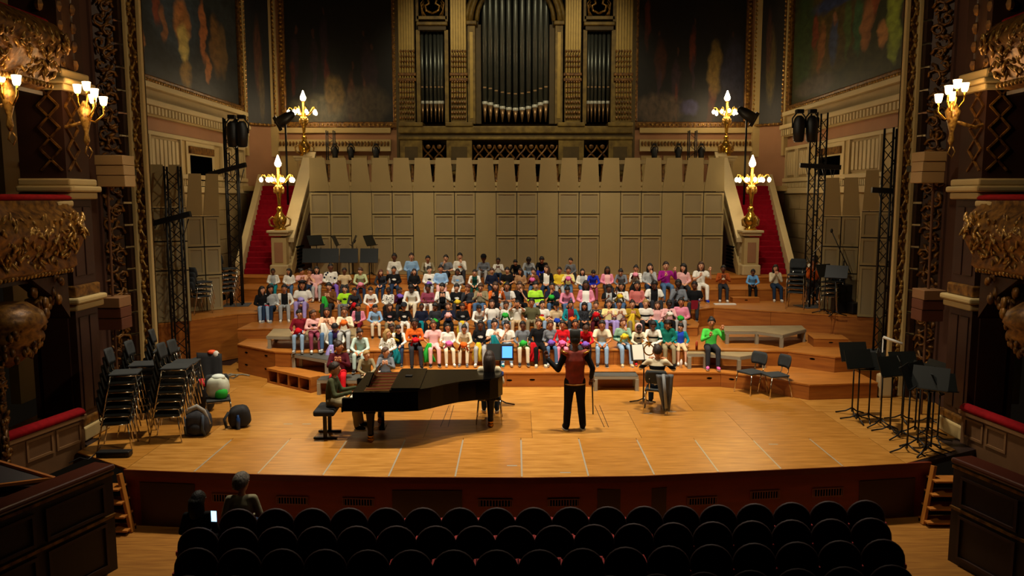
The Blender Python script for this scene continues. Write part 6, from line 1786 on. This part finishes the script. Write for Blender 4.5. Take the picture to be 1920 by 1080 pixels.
# ---- players, conductor, audience
J = sit_joints('piano', 'c', .36)
person('pianist in olive green sweater and khaki trousers playing the grand piano', (-3.22, 13.45, .52), radians(88), 1.13, J, ('piano', 'c', .36), 'm', 'short', 'b', fab('#454a30'), fab('khaki'), 'black')
J = sit_joints('lap', 'c', .36)
person('player with long dark hair in white top sitting behind the piano tail', (PCH.x, PCH.y - .04, .475), pi, 1.22, J, ('lap', 'c', .36), 'm', 'longest', 'b', fab('cream'), fab('djeans'), 'dgrey')
J = sit_joints('play', 'c', .36)
person('player with balding head in cream sweater with black band on a chair', (MCH.x, MCH.y + .03, .475), pi - .2, 1.22, J, ('play', 'c', .36), 'm', 'buzz', 'b', fab('cream', 'band', 'black'), fab('djeans'), 'black')
sc_ = thing('draped_jacket', 'grey jacket hanging from the chair of the striped sweater player', 'jacket', (MCH.x + .1, MCH.y - .22, 0), .1)
vs, fs = [], []
for i in range(9):
    for j in range(13):
        u, v = -1 + 2 * i / 8, j / 12
        vs.append((u * (.16 - .09 * v) + .03 * v, -.03 - .03 * sin(u * 8 + v * 3), .80 - .72 * v))
for i in range(8):
    for j in range(12): fs.append((i * 13 + j, (i + 1) * 13 + j, (i + 1) * 13 + j + 1, i * 13 + j + 1))
o = MB().add(vs, fs).obj('cloth', mat('jacket_steel', '#5c6064', .7, var=.3, vscale=12), sc_, True); o.modifiers.new('s', 'SOLIDIFY').thickness = .02
MB().tube([(-.05, -.08, .82), (-.02, -.1, .5), (.02, -.09, .15)], [(.03, .012)] * 3, 6).obj('sleeve', mat('jacket_steel_light', '#84888a', .7), sc_, True)
# horn raised by the player
hw = at_y(1217, 656, MCH.y + .3)
t = thing('brass_horn', 'small brass horn raised by the player in the striped sweater', 'horn', hw, 0)
MB().tube([(.1 * cos(a), .1 * sin(a) * .3, .1 * sin(a)) for a in [k * pi / 8 for k in range(16)]], .014, 7).obj('coil', BRASS, t, True); MB().lathe([(.012, 0), (.03, .06), (.07, .1)], 12, (0, 0, .06)).obj('bell', BRASS, t, True)
# conductor
cp = at_z(1077, 806, 0); J = stand_joints('conduct')
t = person('conductor standing in rust red tunic, black trousers and round cap, one arm raised', (cp.x, cp.y, 0), pi + .1, 1.07, J, ('conductor',), 'd', 'short', 'k', fab('black'), fab('black'), 'black', hat=('kufi', mat('kufi_cloth', '#1c1e1c', .8)))
tun = top_mesh(('tunic',), J, 'none', 2.2); o = link('tunic', tun, t); slot(o, mat('tunic_red', '#92290f', .7, var=.3, vscale=8, col2='#681a0a'))
for k in 'LR':
    MB().tube([J['sh' + k] + V((.06 * cos(a) * (1 if k == 'L' else -1), .075 * sin(a), .02 * cos(a) + .02)) for a in [q * pi / 5 for q in range(11)]], .012, 6).obj('gold_trim', GOLDB, t, True)
MB().tube([(.17 * cos(a), .135 * sin(a), .80) for a in [q * pi / 9 for q in range(19)]], .012, 6).obj('gold_hem', mat('hem_gold', '#a0702c', .5, .4), t, True)
sk = MB().tube([(0, 0, 0), (0, 0, .98)], [.012, .016], 8); o = sk.obj('cane', BLKM, None, True); q = at_z(1112, 777, 0); o.location = (q.x, q.y, 0); tag(o, 'thin black cane standing upright beside the conductor', 'cane'); o.rotation_euler = (.03, -.04, 0)
# audience
J = sit_joints('lap', 'l', .36)
(l0, r0), (l1, r1) = SEATPOS[(0, 0)], SEATPOS[(1, 0)]
person('seated spectator with short fair hair in a pale jacket watching the stage', (l0[0] - .03, l0[1] + .22, HALLZ + .48), pi + r0, 1.2, J, ('lap', 'l', .36), 'm', 'curly', 'g', fab('#8a8468'), fab('djeans'), 'black')
person('seated spectator in black holding a bright phone', (l1[0] - .1, l1[1] + .26, HALLZ + .52), pi + r1, 1.1, J, ('lap', 'l', .36), 'd', 'longfringe', 'k', fab('black'), fab('black'), 'black')
q = at_y(401, 968, l1[1] + .12); t = thing('phone', 'glowing phone held up by the spectator in black', 'phone', q, -.1)
bevel(MB().box(-.04, .04, 0, .008, -.075, .075).obj('case', BLKP, t), .004); MB().box(-.036, .036, -.002, 0, -.07, .07).obj('screen', PHONE, t)

# ---- fine carving, beading and lacing that cannot be picked apart singly
FINE = ('frame_beading', 'carving', 'dentils', 'dado_ornament', 'frieze_ornament', 'tracery', 'fluting', 'gilded_vine', 'carved_relief', 'lattice', 'column_carving', 'post_carving', 'lacing', 'vent_slats', 'lyre_emblem', 'arch')
for o in list(COL.objects):
    if o.name.split('.')[0] in FINE and o.parent is not None: o['kind'] = 'stuff'
